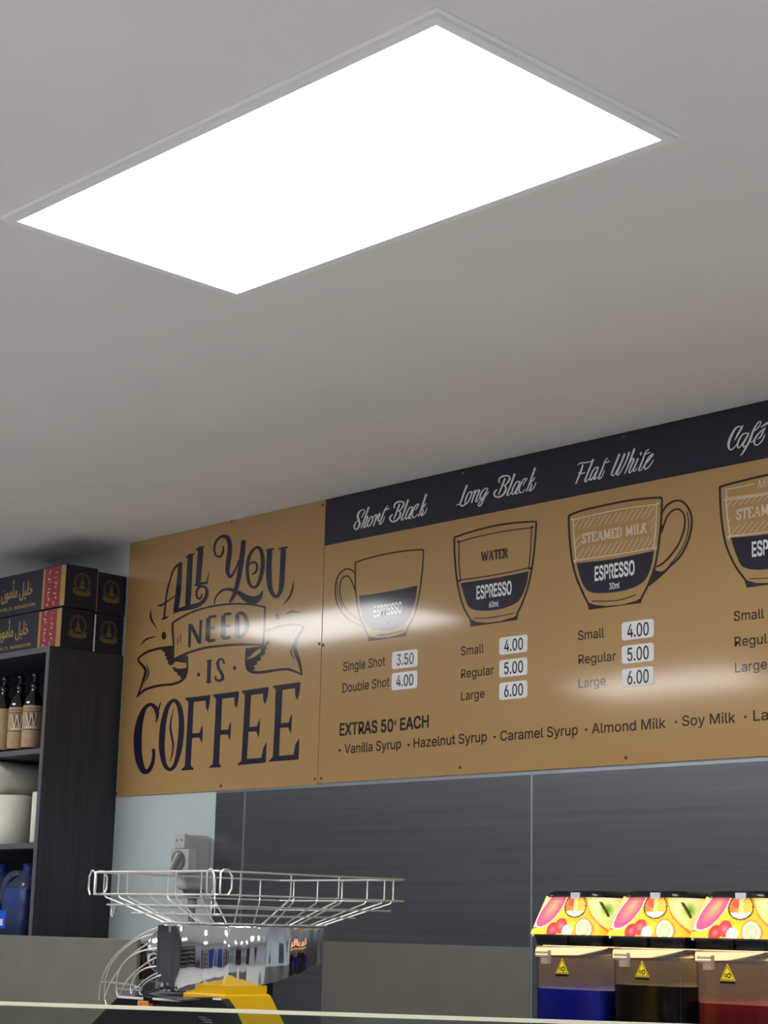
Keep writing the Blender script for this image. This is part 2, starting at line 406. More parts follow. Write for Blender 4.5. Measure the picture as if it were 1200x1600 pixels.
# --- NEED, IS
P = Print(k5, o5)
P.many([[(402,186,10),(397,338,9)], [(407,192,12),(464,308,13)], [(472,160,9),(466,315,8)],
 [(520,148,14),(516,296,15)], [(520,144,9),(572,134,9)], [(520,218,9),(562,211,9)], [(516,298,9),(565,290,9)],
 [(618,130,14),(613,276,15)], [(620,125,9),(668,118,9)], [(618,202,9),(662,197,9)], [(613,279,10),(662,272,10)],
 [(708,122,14),(703,268,14)], [(708,117,8),(742,118,11),(764,152,13),(762,220,13),(740,262,10),(703,274,8)]], caps=False)
P.build(M_navy, lb)
P = Print(k5, o5)
P.many([[(527,428,12),(522,560,12)], [(511,426,4),(542,421,4)], [(508,564,4),(540,559,4)], [(622,440,6),(614,418,6),(596,414,7),(581,435,9),(588,475,10),(608,510,10),(612,540,10),(590,553,8),(569,545,7),(567,525,5)]])
P.build(M_navy, lb)
for dx_, dy_ in ((457, 513), (690, 470)): P = Print(k5, o5); P.disc(dx_, dy_, 10.5, 13.5); P.build(M_navy, lb, 'dot')
# --- COFFEE
P = Print(4.068, (195, 1050))
P.many([[(198,322,2),(207,280,10),(200,236,14),(165,206,10),(125,235,13),(97,310,21),(84,400,25),(84,500,25),(96,575,23),(120,628,18),(150,628,14),(175,585,12),(184,535,10),(183,497,11)], [(232,188,1),(222,215,4),(210,250,7)],
 [(313,228,1),(298,290,4),(291,350,6),(301,420,7),(308,470,6),(300,530,4),(285,570,1)]])
P.stroke([(314,180,11),(345,215,15),(360,300,17),(358,400,18),(345,500,17),(320,590,12),(288,620,11),(255,590,14),(237,500,18),(238,400,19),(250,300,17),(275,215,13)], closed=True)
P.poly([(385,165),(545,146),(540,200),(528,254),(516,225),(515,182),(440,190),(437,220),(430,390),(475,388),(484,360),(495,335),(496,400),(490,458),(480,425),(472,416),(428,420),(420,595),(437,612),(437,622),(362,626),(362,616),(382,600),(398,330),(405,190),(385,172)])
P.poly([(563,143),(727,122),(722,180),(710,232),(698,205),(697,160),(620,170),(612,368),(658,366),(666,335),(676,313),(674,380),(670,438),(660,412),(656,397),(607,400),(600,583),(613,597),(613,605),(538,609),(538,602),(560,585),(575,300),(580,170),(563,152)])
P.poly([(745,119),(915,95),(908,155),(893,208),(881,180),(879,137),(803,148),(793,350),(840,347),(850,315),(860,292),(858,360),(852,420),(841,390),(838,377),(787,381),(777,552),(868,545),(882,480),(903,441),(896,576),(718,592),(718,586),(742,562),(752,380),(765,155),(762,142),(745,127)])
P.poly([(941,88),(1118,64),(1112,125),(1098,182),(1084,150),(1082,103),(1003,113),(993,325),(1042,321),(1052,290),(1063,267),(1060,335),(1056,397),(1045,365),(1040,352),(988,356),(981,533),(1072,525),(1085,460),(1110,418),(1105,556),(916,571),(918,564),(941,540),(952,340),(960,110),(941,96)])
P.build(M_navy, lb)

# ================================================================== MENU BOARD
mn = thing('menu_board', 'wide tan coffee menu board with a navy heading strip, drawn cups and price cards', 'menu', (XJ, YB, zB))
mb = MB(); mb.box((XJ+.0012, YB, zB), (XR, YB+.005, zT)); mb.build('panel', M_tan, mn, bevel=.0006)
mb = MB(); mb.box((XJ+.0012, YB-.0005, EYE+1.178), (XR, YB-.0001, zT)); mb.build('heading_strip', M_navy, mn, label='navy heading strip')
screws(mn, [(511, 787), (505, 1008), (724, 739), (975, 682), (502, 1216), (719, 1199), (978, 1184)])
BL = [[(735,215,12),(700,310,12),(655,425,8)], [(660,265,9),(665,215,11),(710,180,11),(770,175,10),(798,200,12),(782,250,12),(740,300,8),(715,305,5)],
 [(725,305,6),(748,335,12),(738,390,13),(700,440,12),(650,463,11),(605,445,11),(600,400,11),(632,362,8)],
 [(858,150,13),(820,270,13),(775,390,11),(762,438,9),(790,430,5),(822,388,4)],
 [(925,255,8),(890,252,8),(852,310,10),(827,380,10),(825,422,9),(850,415,7),(890,340,8)], [(925,255,9),(900,330,11),(875,400,10),(880,420,8),(908,402,5)],
 [(965,300,6),(995,245,8),(1018,212,7),(975,222,8),(937,290,10),(915,360,11),(930,400,10),(960,395,7),(1000,350,5)],
 [(1118,75,15),(1080,190,13),(1035,320,10),(1008,385,7)], [(1115,200,8),(1090,240,9),(1050,275,7),(1078,290,9),(1062,340,11),(1045,378,9),(1080,362,7),(1112,320,7),(1132,258,5)]]
P = Print(9.23, (545, 765), 2)
P.many([[(185,405,6),(215,350,8),(232,297,6),(190,295,7),(150,330,12),(130,390,14),(148,440,14),(160,490,13),(140,550,10),(110,576,9),(85,558,10),(86,510,10),(110,467,6),(145,450,5)],
 [(290,258,12),(250,370,12),(205,490,10),(178,560,6)], [(205,490,5),(245,410,7),(276,385,9),(270,420,11),(240,490,11),(222,545,10),(245,540,6),(275,490,5)],
 [(335,385,9),(300,430,9),(275,490,10),(275,530,9),(300,525,8),(335,470,9),(350,410,9),(337,385,8)], [(350,410,5),(395,362,8),(402,385,10),(380,460,10),(362,520,8)], [(380,470,5),(420,390,7),(442,348,9),(455,355,9),(430,420,10),(425,455,7),(450,440,5)],
 [(570,235,6),(530,280,8),(490,380,11),(455,470,11),(450,500,9),(475,490,6),(505,440,6),(520,385,5)], [(528,302,5),(560,285,8),(592,270,4)]]+BL, sub=4)
P.build(M_whitep, mn)
P = Print(8.571, (705, 730), 2)
P.many([[(212,247,13),(180,330,13),(145,430,11),(122,492,8)], [(68,516,3),(110,497,8),(150,520,11),(190,500,7),(215,480,4)],
 [(275,328,9),(235,348,9),(202,420,10),(190,480,9),(215,485,8),(250,430,9),(275,365,10),(276,328,9)], [(275,360,4),(320,312,8),(326,330,11),(300,400,11),(278,475,9)], [(300,410,5),(345,325,8),(382,307,10),(375,340,11),(345,410,11),(332,460,9),(355,455,6),(388,400,5)],
 [(492,287,9),(455,287,9),(415,332,10),(390,400,10),(402,430,9),(430,400,8),(470,330,8)], [(492,287,9),(465,370,11),(430,450,9),(395,515,9),(370,515,8),(375,480,8),(420,430,6),(480,370,6),(512,328,4)]]
 +[[(852+(x-858)*1.05, 92+(y-150)*.99, h*.98) for x, y, h in s_] for s_ in BL], sub=4)
P.build(M_whitep, mn)
P = Print(8.571, (890, 695), 2)
P.many([[(178,272,10),(160,340,12),(120,440,10),(86,522,7)], [(108,274,3),(150,246,8),(220,240,8),(292,224,7)], [(120,375,6),(170,386,8),(212,370,5)],
 [(318,200,13),(280,300,12),(235,410,11),(208,480,10),(225,495,8),(260,450,5)], [(387,303,9),(345,310,8),(305,370,10),(277,440,10),(280,475,9),(310,450,7),(355,370,7)], [(387,303,9),(360,380,11),(330,445,10),(340,465,8),(370,430,5)],
 [(517,175,5),(480,215,8),(440,330,11),(400,420,11),(390,455,9),(420,450,7),(450,400,6),(470,340,5)], [(475,242,5),(505,235,9),(542,215,4)],
 [(668,130,13),(630,230,13),(580,350,12),(565,403,10),(590,413,7),(630,360,7),(685,250,8)], [(740,125,13),(700,230,12),(650,350,12),(635,400,10),(660,400,7),(710,320,8),(765,210,9),(800,105,13)],
 [(870,60,14),(830,170,12),(780,300,10),(742,384,7)], [(790,280,5),(840,192,8),(864,200,11),(830,280,11),(800,360,10),(815,375,7),(850,330,5)],
 [(918,190,12),(880,280,11),(855,350,10),(880,350,6),(912,308,5)], [(962,108,12),(955,132,12)],
 [(1065,60,5),(1020,100,8),(985,200,11),(945,300,11),(930,345,9),(960,340,6),(992,288,5)], [(1010,132,5),(1045,117,9),(1088,98,4)],
 [(1030,250,6),(1080,190,8),(1125,125,8),(1090,140,8),(1040,210,10),(1005,290,10),(1015,325,9),(1050,310,7),(1100,250,6),(1128,198,4)]], sub=4)
P.build(M_whitep, mn)
P = Print(15, (1120, 650), 2)
P.many([[(425,570,8),(500,430,22),(575,300,22),(622,213,10)], [(590,262,12),(520,247,15),(440,300,22),(360,430,26),(292,600,28),(280,710,25),(310,785,17),(370,780,13),(440,710,10),(485,645,6)],
 [(750,410,16),(660,408,15),(590,460,16),(520,580,20),(490,680,20),(510,752,14),(570,700,12),(650,580,12)], [(750,420,16),(690,530,22),(630,650,20),(632,728,14),(685,700,8)],
 [(556,932,8),(620,860,16),(700,720,20),(780,570,24),(850,380,24),(920,240,18),(990,142,14),(1040,145,13),(1010,230,12),(940,310,12),(870,362,10)], [(785,600,10),(830,612,10),(875,555,8)],
 [(960,545,8),(1040,480,18),(1120,310,18),(1142,275,8),(1060,340,14),(950,460,20),(885,580,22),(900,668,17),(960,680,12),(1050,600,12),(1110,500,12),(1138,430,8)], [(1040,270,8),(1120,212,22),(1200,165,22),(1230,145,6)]], sub=5)
P.build(M_whitep, mn)

# condensed slab letters, drawn as strokes in a unit box
SL = {'W': (1.15, [((.0,1),(.28,0)), ((.28,0),(.55,.95)), ((.55,.95),(.82,0)), ((.82,0),(1.1,1)), ((-.08,1),(.16,1)), ((.95,1),(1.2,1))]),
 'A': (.85, [((.1,0),(.4,1)), ((.4,1),(.72,0)), ((.2,.33),(.6,.33)), ((0,0),(.22,0)), ((.58,0),(.85,0))]),
 'T': (.7, [((.35,0),(.35,1)), ((.0,1),(.7,1)), ((.02,1),(.02,.78)), ((.68,1),(.68,.78)), ((.2,0),(.5,0))]),
 'E': (.66, [((.12,0),(.12,1)), ((0,1),(.6,1)), ((.12,.52),(.45,.52)), ((0,0),(.64,0)), ((.6,1),(.6,.78)), ((.64,0),(.64,.24))]),
 'R': (.78, [((.12,0),(.12,1)), ((0,1),(.42,1)), ((.42,1),(.6,.85)), ((.6,.85),(.58,.6)), ((.58,.6),(.4,.5)), ((.4,.5),(.12,.5)), ((.36,.5),(.68,0)), ((0,0),(.26,0)), ((.58,0),(.8,0))]),
 'S': (.6, [((.52,.75),(.5,.98)), ((.5,.95),(.28,1)), ((.28,1),(.08,.9)), ((.08,.9),(.08,.65)), ((.08,.65),(.5,.38)), ((.5,.38),(.52,.12)), ((.52,.12),(.3,0)), ((.3,0),(.06,.06)), ((.06,.04),(.06,.28))]),
 'M': (1.05, [((.14,0),(.14,1)), ((.14,1),(.5,.1)), ((.5,.1),(.86,1)), ((.86,1),(.86,0)), ((0,1),(.2,1)), ((.8,1),(1,1)), ((0,0),(.28,0)), ((.72,0),(1,0))]),
 'D': (.75, [((.12,0),(.12,1)), ((0,1),(.4,1)), ((.4,1),(.64,.8)), ((.64,.8),(.64,.2)), ((.64,.2),(.4,0)), ((0,0),(.4,0))]),
 'I': (.34, [((.14,0),(.14,1)), ((0,1),(.28,1)), ((0,0),(.28,0))]),
 'L': (.62, [((.12,0),(.12,1)), ((0,1),(.26,1)), ((0,0),(.58,0)), ((.58,0),(.58,.28))]),
 'K': (.78, [((.12,0),(.12,1)), ((.6,1),(.14,.45)), ((.28,.6),(.66,0)), ((0,1),(.26,1)), ((.48,1),(.72,1)), ((0,0),(.26,0)), ((.54,0),(.8,0))]), ' ': (.4, [])}
def slab(word, a, b, h, wpx, m, layer=2):
    tot = sum(SL[c][0]+.12 for c in word)-.12; x = 0; P = Print(1, (0, 0), layer)
    for c in word:
        adv, segs = SL[c]
        for (x0, y0), (x1, y1) in segs:
            q = []
            for X, Y in ((x0, y0), (x1, y1)):
                t = (x+X)/tot; q.append((a[0]+(b[0]-a[0])*t, a[1]+(b[1]-a[1])*t-Y*h))
            horiz = abs(y1-y0) < .05; vert = abs(x1-x0) < .05 and abs(y1-y0) > .5
            ww = wpx*(.55 if horiz or (not vert and y1 > y0 and abs(y1-y0) > .7 and c in 'AW') else 1)
            P.stroke([(*q[0], ww), (*q[1], ww)], caps=False)
        x += adv+.12
    P.build(m, mn)

def cup(k, off, dark, light=(), fills=(), esp=None, ml=None, halo=()):
    f = lambda x, y: (x/k+off[0], y/k+off[1])
    H = Print(k, off, .4)
    for q in halo: H.stroke(q)
    if halo: H.build(M_halo, mn, 'cup_drawing')
    P = Print(k, off, 1)
    for q in dark: P.stroke(q[1], w=q[0]*1.18, closed=(len(q) > 2))
    for q in fills[1:]: P.poly(q)
    P.build(M_ink, mn, 'cup_drawing')
    if light:
        P = Print(k, off, 1.2)
        for q in light: P.stroke(q[1], w=q[0], closed=(len(q) > 2), sub=4)
        P.build(M_lite, mn, 'cup_drawing', label='cream lines hatching the milk in the cup drawing')
    if fills: P = Print(k, off, 1); P.poly(fills[0]); P.build(M_navy, mn, 'cup_drawing')
    if esp: text_part('ESPRESSO', f(*esp[0]), f(*esp[1]), esp[2]/k, M_whitep, mn, layer=2, weight=.022)
    if ml: text_part(ml[0], f(*ml[1]), f(*ml[2]), ml[3]/k, M_whitep, mn, layer=2, weight=.012)
def curvy(pts): return catmull(pts, 4)
# short black
cup(7.5, (515, 850), [
 (7, [(450,1075),(400,970),(350,850),(320,680),(303,500),(302,300),(304,235),(315,213),(500,155),(700,110),(900,80),(1075,67),(1100,80),(1100,120),(1090,300),(1065,500),(1040,650),(990,830),(930,950),(905,1015)]),
 (7, [(300,345),(260,305),(200,293),(130,335),(85,420),(68,540),(80,660),(130,780),(230,890),(370,960)]),
 (6, [(300,550),(270,460),(230,388),(190,375),(140,420),(120,520),(135,640),(180,740),(250,820),(360,900)]),
 (3, [(100,440),(92,540),(108,640),(150,740)]), (3, [(560,1065),(700,1052),(880,1010)])],
 fills=[curvy([(345,605),(600,572),(800,535),(1028,488)])+curvy([(1028,488),(1010,640),(960,780),(900,900),(800,975),(650,1010),(500,1000),(420,930),(370,790),(345,605)])[1:-1],
  [(450,1085),(455,1140),(895,1080),(915,1010),(850,1050),(700,1095),(560,1100)]],
 esp=((520,855),(848,800),120), ml=('30ml',(640,938),(715,926),45))
# long black
cup(8, (700, 805), [
 (10, [(275,1290),(210,1180),(150,1000),(105,750),(85,500),(80,320),(84,285),(110,268),(300,205),(600,130),(850,95),(1075,80),(1103,95),(1103,140),(1092,300),(1060,600),(1000,900),(920,1120),(860,1235)]),
 (6, [(140,335),(140,335),(400,262),(750,195),(1045,157),(1045,157),(1035,400),(1012,660),(1012,660),(600,745),(158,810),(158,810),(138,600)], 1), (5, [(330,1290),(560,1277),(820,1225)])],
 fills=[curvy([(160,850),(500,800),(800,745),(1010,700)])+curvy([(1010,700),(985,850),(930,1000),(860,1090),(740,1150),(600,1185),(430,1195),(320,1180),(250,1130),(200,1000),(160,850)])[1:-1],
  [(270,1290),(285,1395),(865,1310),(885,1235),(820,1275),(650,1325),(480,1345),(360,1335)]],
 esp=((360,1050),(795,985),158), ml=('60ml',(515,1155),(632,1140),72))
slab('WATER', (753.1, 876.9), (793.5, 871), 14.2, 1.15, M_ink)
# flat white
def hatch(x0, x1, top, bot, tt, bt, step, sl):
    out = []; x = x0+step
    while x < x1-4:
        yt = top(x); xe = max(x-(tt(x)-yt)*sl, x0+6)
        out.append((2.4, [(x, yt+6), (xe, yt+(x-xe)/sl)])); x += step
    x = x0+step*.6
    while x < x1-8:
        yb = bot(x); xe = min(x+(yb-bt(x))*sl, x1-6)
        out.append((2.4, [(x, yb-6), (xe, yb-(xe-x)/sl)])); x += step
    for i in range(3):
        y = top(x0)+ (i+1.2)*step*1.4; out.append((2.4, [(x0+12, y+60), (x0+50+i*6, y-10)])) if i else None
        y = bot(x1)-(i+1.5)*step*1.3; out.append((2.4, [(x1-12, y-60), (x1-48, y+10)])) if i else None
    return out
ln = lambda a, b: (lambda x: a[1]+(b[1]-a[1])*(x-a[0])/(b[0]-a[0]))
cup(5.714, (880, 770), [
 (8, [(222,985),(180,900),(120,760),(80,600),(58,400),(50,240),(53,212),(70,195),(200,150),(450,95),(650,60),(855,43),(880,55),(882,90),(875,250),(855,450),(820,650),(760,820),(700,935)]),
 (8, [(885,175),(930,110),(1000,72),(1070,82),(1130,160),(1150,270),(1120,420),(1050,560),(950,660),(870,740),(765,825)]),
 (7, [(872,340),(900,290),(930,210),(985,155),(1040,150),(1080,200),(1085,300),(1040,440),(960,560),(890,630),(835,660)]),
 (4, [(1108,175),(1122,290),(1090,440),(1020,560),(955,640)]), (4, [(260,968),(480,962),(650,912)])],
 light=[(5, [(92,240),(92,240),(350,180),(600,133),(836,105),(836,105),(828,300),(812,490),(812,490),(450,555),(115,603),(115,603),(100,420)], 1)]
  +hatch(95, 830, ln((92,240),(836,105)), ln((115,603),(812,490)), ln((92,345),(836,215)), ln((115,490),(812,370)), 48, .58),
 fills=[curvy([(120,628),(450,590),(810,518)])+curvy([(810,518),(795,620),(760,730),(710,800),(620,850),(480,885),(320,895),(240,885),(190,840),(150,750),(120,628)])[1:-1],
  [(212,975),(230,1045),(695,985),(712,930),(650,965),(520,1000),(380,1010),(280,1000)], [(825,665),(830,695),(880,705),(940,668),(850,765),(755,832),(790,745)], [(872,288),(908,290),(880,372)]],
 esp=((285,785),(638,728),122), ml=('30ml',(415,863),(505,850),55))
slab('STEAMED MILK', (909.8, 849), (1011.2, 831.5), 14.5, 1.15, M_lite)
# cafe (cut by the frame)
cup(8.42, (1110, 735), [
 (12, [(470,1480),(460,1440),(330,1260),(220,1020),(165,780),(135,500),(125,260),(128,225),(160,205),(450,130),(760,58),(1200,-20),(1560,-60),(1590,-40),(1570,200),(1520,500),(1440,800),(1300,1100),(1180,1290)]),
 (5, [(520,1425),(760,1415),(1100,1350)])],
 light=[(6, [(575,180),(400,215),(207,252)]), (7, [(207,252),(215,362)]), (6, [(215,362),(500,330),(760,290),(1490,170)]),
  (8, [(207,392),(207,392),(480,355),(760,312),(1480,190),(1480,190),(1450,680),(1450,680),(1000,762),(760,810),(260,868),(260,868),(225,600)], 1)]
  +[(3.4, q[1]) for q in hatch(215, 1450, ln((207,392),(1480,190)), ln((260,868),(1450,680)), ln((207,500),(1480,290)), ln((260,700),(1450,540)), 82, .8)],
 fills=[curvy([(268,888),(760,838),(1440,720)])+curvy([(1440,720),(1400,900),(1300,1080),(1150,1180),(950,1260),(760,1300),(600,1308),(480,1290),(400,1240),(330,1080),(268,888)])[1:-1],
  [(455,1450),(475,1545),(760,1505),(1150,1440),(1180,1290),(1000,1400),(760,1480),(600,1480),(500,1450)]],
 esp=((555,1135),(1165,1035),188))
slab('STEAMED MILK', (1151.4, 812.5), (1266, 791), 15.5, 1.15, M_lite)
text_part('Milk', (1184.3, 763.5), (1210, 759), 13.5, M_lite, mn, layer=2, shear=.25)
# sizes and prices
for b_, a, e, h in [('Single Shot',(536.3,1049),(601.6,1040),14), ('Double Shot',(535.3,1082.3),(608.4,1072.4),14), ('Small',(720.6,1024.3),(755.8,1020),13.6),
 ('Regular',(720.6,1060),(771.5,1053.3),13.6), ('Large',(720.6,1094.6),(757,1090),13.6), ('Small',(903.3,1000.4),(944,995.7),14.3), ('Regular',(904.2,1037.7),(962.7,1032),14.3),
 ('Large',(904.2,1075.4),(946,1070.4),14.3), ('Small',(1147,970.4),(1194,966),15), ('Regular',(1148.2,1010.6),(1217,1003),15), ('Large',(1149,1051),(1198.5,1045),15),
 ('Vanilla Syrup',(538.5,1177.6),(626.6,1169.5),14.5), ('Hazelnut Syrup',(646.5,1168.6),(760.7,1158.4),14.8), ('Caramel Syrup',(782,1157.5),(903,1148),15.2),
 ('Almond Milk',(925,1146.4),(1040.2,1137.4),15.6), ('Soy Milk',(1066.3,1134.5),(1149,1129),16), ('La',(1177.5,1126.5),(1200.5,1124.7),16.5), ('EXTRAS 50',(531,1149.3),(614,1142.5),18.3), ('EACH',(625.5,1140.9),(669.5,1136),18.3)]:
    text_part(b_, a, e, h, M_ink, mn, weight=(.02 if 'E' in b_[:1] else .007))
text_part('c', (615.5, 1132), (619.5, 1131.6), 7, M_ink, mn, weight=.01)
P = Print(1, (0, 0), 1); P.stroke([(618, 1124, .35), (617.3, 1134, .35)], caps=False); P.build(M_ink, mn)
for x, y in ((531,1172.6),(638.6,1164),(773,1151.6),(916,1140),(1056.5,1128),(1165,1120)): P = Print(1, (0, 0), 1); P.poly([(x-1.6,y-1.7),(x+1.6,y-1.9),(x+1.6,y+1.6),(x-1.6,y+1.9)]); P.build(M_ink, mn, 'bullet')
for cx, cy, hw, t in [(633,1030,20,'3.50'), (632.5,1063.3,20,'4.00'), (802.5,1007.5,22,'4.00'), (802.5,1043,22,'5.00'), (802.5,1078.5,22,'6.00'), (997,984,25,'4.00'), (997,1021,25,'5.00'), (997,1057.5,25,'6.00')]:
    x0 = at(cx-hw, cy, 'y', YB).x; x1 = at(cx+hw, cy, 'y', YB).x; zc = at(cx, cy, 'y', YB).z
    hh = (x1-x0)*.5*.62*(1.0 if hw > 21 else 1.08); hh = .0285 if hw <= 21 else hh; hx = (x1-x0)/2; xc = (x0+x1)/2; r = .008
    hh = abs(at(cx, cy-13.2, 'y', YB).z-zc)*(1.03 if hw < 24 else 1.08)
    ol_ = []
    for sx, sz, a0 in ((1, 1, 0), (-1, 1, 90), (-1, -1, 180), (1, -1, 270)):
        for q in range(4):
            a = math.radians(a0+q*30); ol_.append((xc+sx*(hx-r)+r*math.cos(a), YB-.0002, zc+sz*(hh-r)+r*math.sin(a)))
    m_ = MB(); m_.prism(ol_, (0, -.0012, 0)); c_ = m_.build('price_card', M_price, mn)
    s_ = (x1-x0); dy = (cy-900)*0
    A = at(cx-hw*.66, cy+6.5, 'y', YB-.0016); B = at(cx+hw*.66, cy+4, 'y', YB-.0016); A.z = B.z = zc-.0165*(1.08 if hw > 24 else 1)
    V, F = text_mesh(t, 0); vx0 = min(v[0] for v in V); vx1 = max(v[0] for v in V); sc = (B.x-A.x)/(vx1-vx0)
    m_ = MB(); m_.fixn = False; sz = .033*(1.06 if hw > 24 else 1)/cap_height()
    for q, (ox, oz) in enumerate(((-.0006, 0), (.0006, 0), (0, .0005), (0, -.0005))): m_.add([Vector((A.x+(v[0]-vx0)*sc+ox, YB-.0018-.00003*q, A.z+v[1]*sz+oz)) for v in V], F)
    m_.build('lettering', M_black, c_)

# ================================================================== SPLASHBACK
SX = [-4.651, -4.501, -3.28, -1.9, -.6]
sp = thing('steel_splashback', 'brushed grey steel splashback sheets on the wall below the menu', 'splashback', (-3, WY, .9))
for a, b in zip(SX[:-1], SX[1:]):
    m_ = MB(); m_.box((a+.001, WY-.004, .9), (b-.001, WY-.0005, zB-.004)); m_.build('steel_sheet', M_steel, sp)
for x in SX[1:-1]:
    m_ = MB(); m_.box((x-.0035, WY-.0065, .9), (x+.0035, WY-.003, zB-.004)); m_.build('joint_strip', M_seam, sp, label='pale vertical joint strip')
m_ = MB(); m_.box((SX[0], WY-.0055, zB-.012), (SX[-1], WY-.003, zB-.0045)); m_.build('top_trim', M_seam, sp)
m_ = MB(); m_.box((-4.109, WY-.0062, .9), (-3.285, WY-.0042, EYE-.042)); m_.build('lower_sheet', M_steel2, sp, label='warmer grey sheet painting a reflection in the steel')  # warm grey overlay painting steel equipment's reflection in the splashback

# brown tiles with pale grout left of the splashback
tw = thing('tiled_upstand', 'dark brown wall tiles with pale grout behind the juicer', 'tiles', (-5, WY, 1.2))
m_ = MB(); m_.box((-5.22, WY-.004, EYE-.36), (-4.653, WY-.0005, EYE-.058)); m_.build('grout', M_grout, tw)
xg = at(227, 1500, 'y', WY).x
t0 = None
for r_ in range(1):
    for c_ in range(-1, 2):
        a = max(xg+c_*.2+.003, -5.219); b = min(xg+(c_+1)*.2-.003, -4.655)
        m_ = MB(); m_.box((a, WY-.008, EYE-.183), (b, WY-.003, EYE-.068)); m_.build('tile', M_tilebrown, tw, bevel=.001)
m_ = MB(); m_.box((-5.219, WY-.009, EYE-.36), (-4.655, WY-.004, EYE-.19)); m_.build('lower_sheet', M_steel2, tw)

# ================================================================== ISOLATOR SWITCH
iso = thing('isolator_switch', 'grey wall isolator switch with a round rotary knob and conduit below', 'switch', (-4.78, WY, EYE+.1))
YF = WY-.11
p0 = at(275, 1304, 'y', YF); p1 = at(299, 1390, 'y', YF)
bx0, bx1, bz1, bz0 = p0.x, min(p1.x, -4.668), p0.z, p1.z
m_ = MB(); m_.box((bx0, YF+.004, bz0), (bx1, WY, bz1)); m_.build('housing', M_grey, iso, bevel=.012)
m_ = MB(); zc = at(285, 1326, 'y', YF).z; m_.box((bx0-.001, YF-.004, zc), (bx1+.002, YF+.01, bz1+.002)); m_.build('upper_cover', M_grey, iso, bevel=.003)
q0 = at(267, 1327, 'y', YF-.03); q1 = at(293, 1364, 'y', YF-.03)
m_ = MB(); m_.box((q0.x, YF-.03, q1.z), (q1.x, YF+.006, q0.z)); kb = m_.build('switch_plate', M_grey, iso, bevel=.003)
kc = Vector(((q0.x+q1.x)/2-.002, YF-.03, (q0.z+q1.z)/2))
m_ = MB(); m_.lathe(kc, [(.032, 0), (.032, -.006), (.029, -.008)], 24, 'y'); kn = m_.build('knob', M_greyd, iso)
m_ = MB(); d_ = Vector((.6, 0, .8)).normalized(); e_ = Vector((-.8, 0, .6)).normalized()
for_ = [kc+d_*.031*a+e_*.007*b+Vector((0, -.008, 0)) for a, b in ((-1, -.7), (1, -.7), (1.05, 0), (1, .7), (-1, .7), (-1.05, 0))]
m_.prism(for_, (0, -.014, 0)); m_.build('knob_grip', M_grey, kn, bevel=.002)
for a in (.012, bx1-bx0-.012): m_ = MB(); m_.lathe((bx0+a, YF-.004, (bz1+zc)/2+.004), [(.004, 0), (.004, -.001)], 8, 'y'); m_.build('cover_screw', M_greyd, iso)
cxm = (bx0+bx1)/2; ym = WY-.05
m_ = MB(); m_.lathe((cxm, ym, bz0), [(.034, .002), (.032, -.006), (.015, -.028), (.015, -.034)], 20); m_.build('gland', M_greyd, iso)
m_ = MB(); m_.lathe((cxm, ym, bz0), [(.015, -.034), (.015, -.055), (.011, -.056), (.011, -.5)], 16); m_.build('conduit', M_conduit, iso)
m_ = MB(); m_.lathe((cxm, ym, bz0-.1), [(.016, 0), (.016, -.02)], 12); m_.box((cxm-.012, ym, bz0-.12), (cxm+.012, WY, bz0-.1)); m_.build('conduit_clip', M_conduit, iso)

# ================================================================== SHELF CABINET
cx1 = -5.21; cx0 = -6.35; cyf = 3.44; ct = EYE+.922
cab = thing('shelf_cabinet', 'tall dark woodgrain open shelf cabinet beside the coffee sign', 'cabinet', ((cx0+cx1)/2, (cyf+WY)/2, 0))
def part(parent, name, a, b, m, bevel=0, **kw): m_ = MB(); m_.box(a, b); return m_.build(name, m, parent, bevel=bevel, **kw)
part(cab, 'side_panel', (cx1-.018, cyf+.001, 0), (cx1, WY-.0005, ct), M_wood); part(cab, 'side_panel', (cx0, cyf+.001, 0), (cx0+.018, WY-.0005, ct), M_wood)
part(cab, 'edge_strip', (cx1-.019, cyf-.001, 0), (cx1+.0003, cyf+.001, ct+.0003), M_edge, label='grey front edge strip'); part(cab, 'edge_strip', (cx0, cyf-.001, 0), (cx0+.019, cyf+.001, ct), M_edge)
part(cab, 'top_panel', (cx0+.018, cyf, ct-.02), (cx1-.0185, WY-.001, ct), M_wood)
part(cab, 'edge_strip', (cx0+.019, cyf-.001, ct-.0205), (cx1-.019, cyf+.0005, ct+.0002), M_edge)
part(cab, 'back_panel', (cx0+.018, WY-.008, .1), (cx1-.0185, WY-.001, ct-.02), M_inside)
zs = [EYE+.572, EYE+.254, EYE-.06, EYE-.5, .1]
for z in zs:
    part(cab, 'shelf', (cx0+.018, cyf+.002, z-.018), (cx1-.0185, WY-.008, z), M_wood)
    part(cab, 'edge_strip', (cx0+.019, cyf, z-.018), (cx1-.019, cyf+.002, z), M_edge)

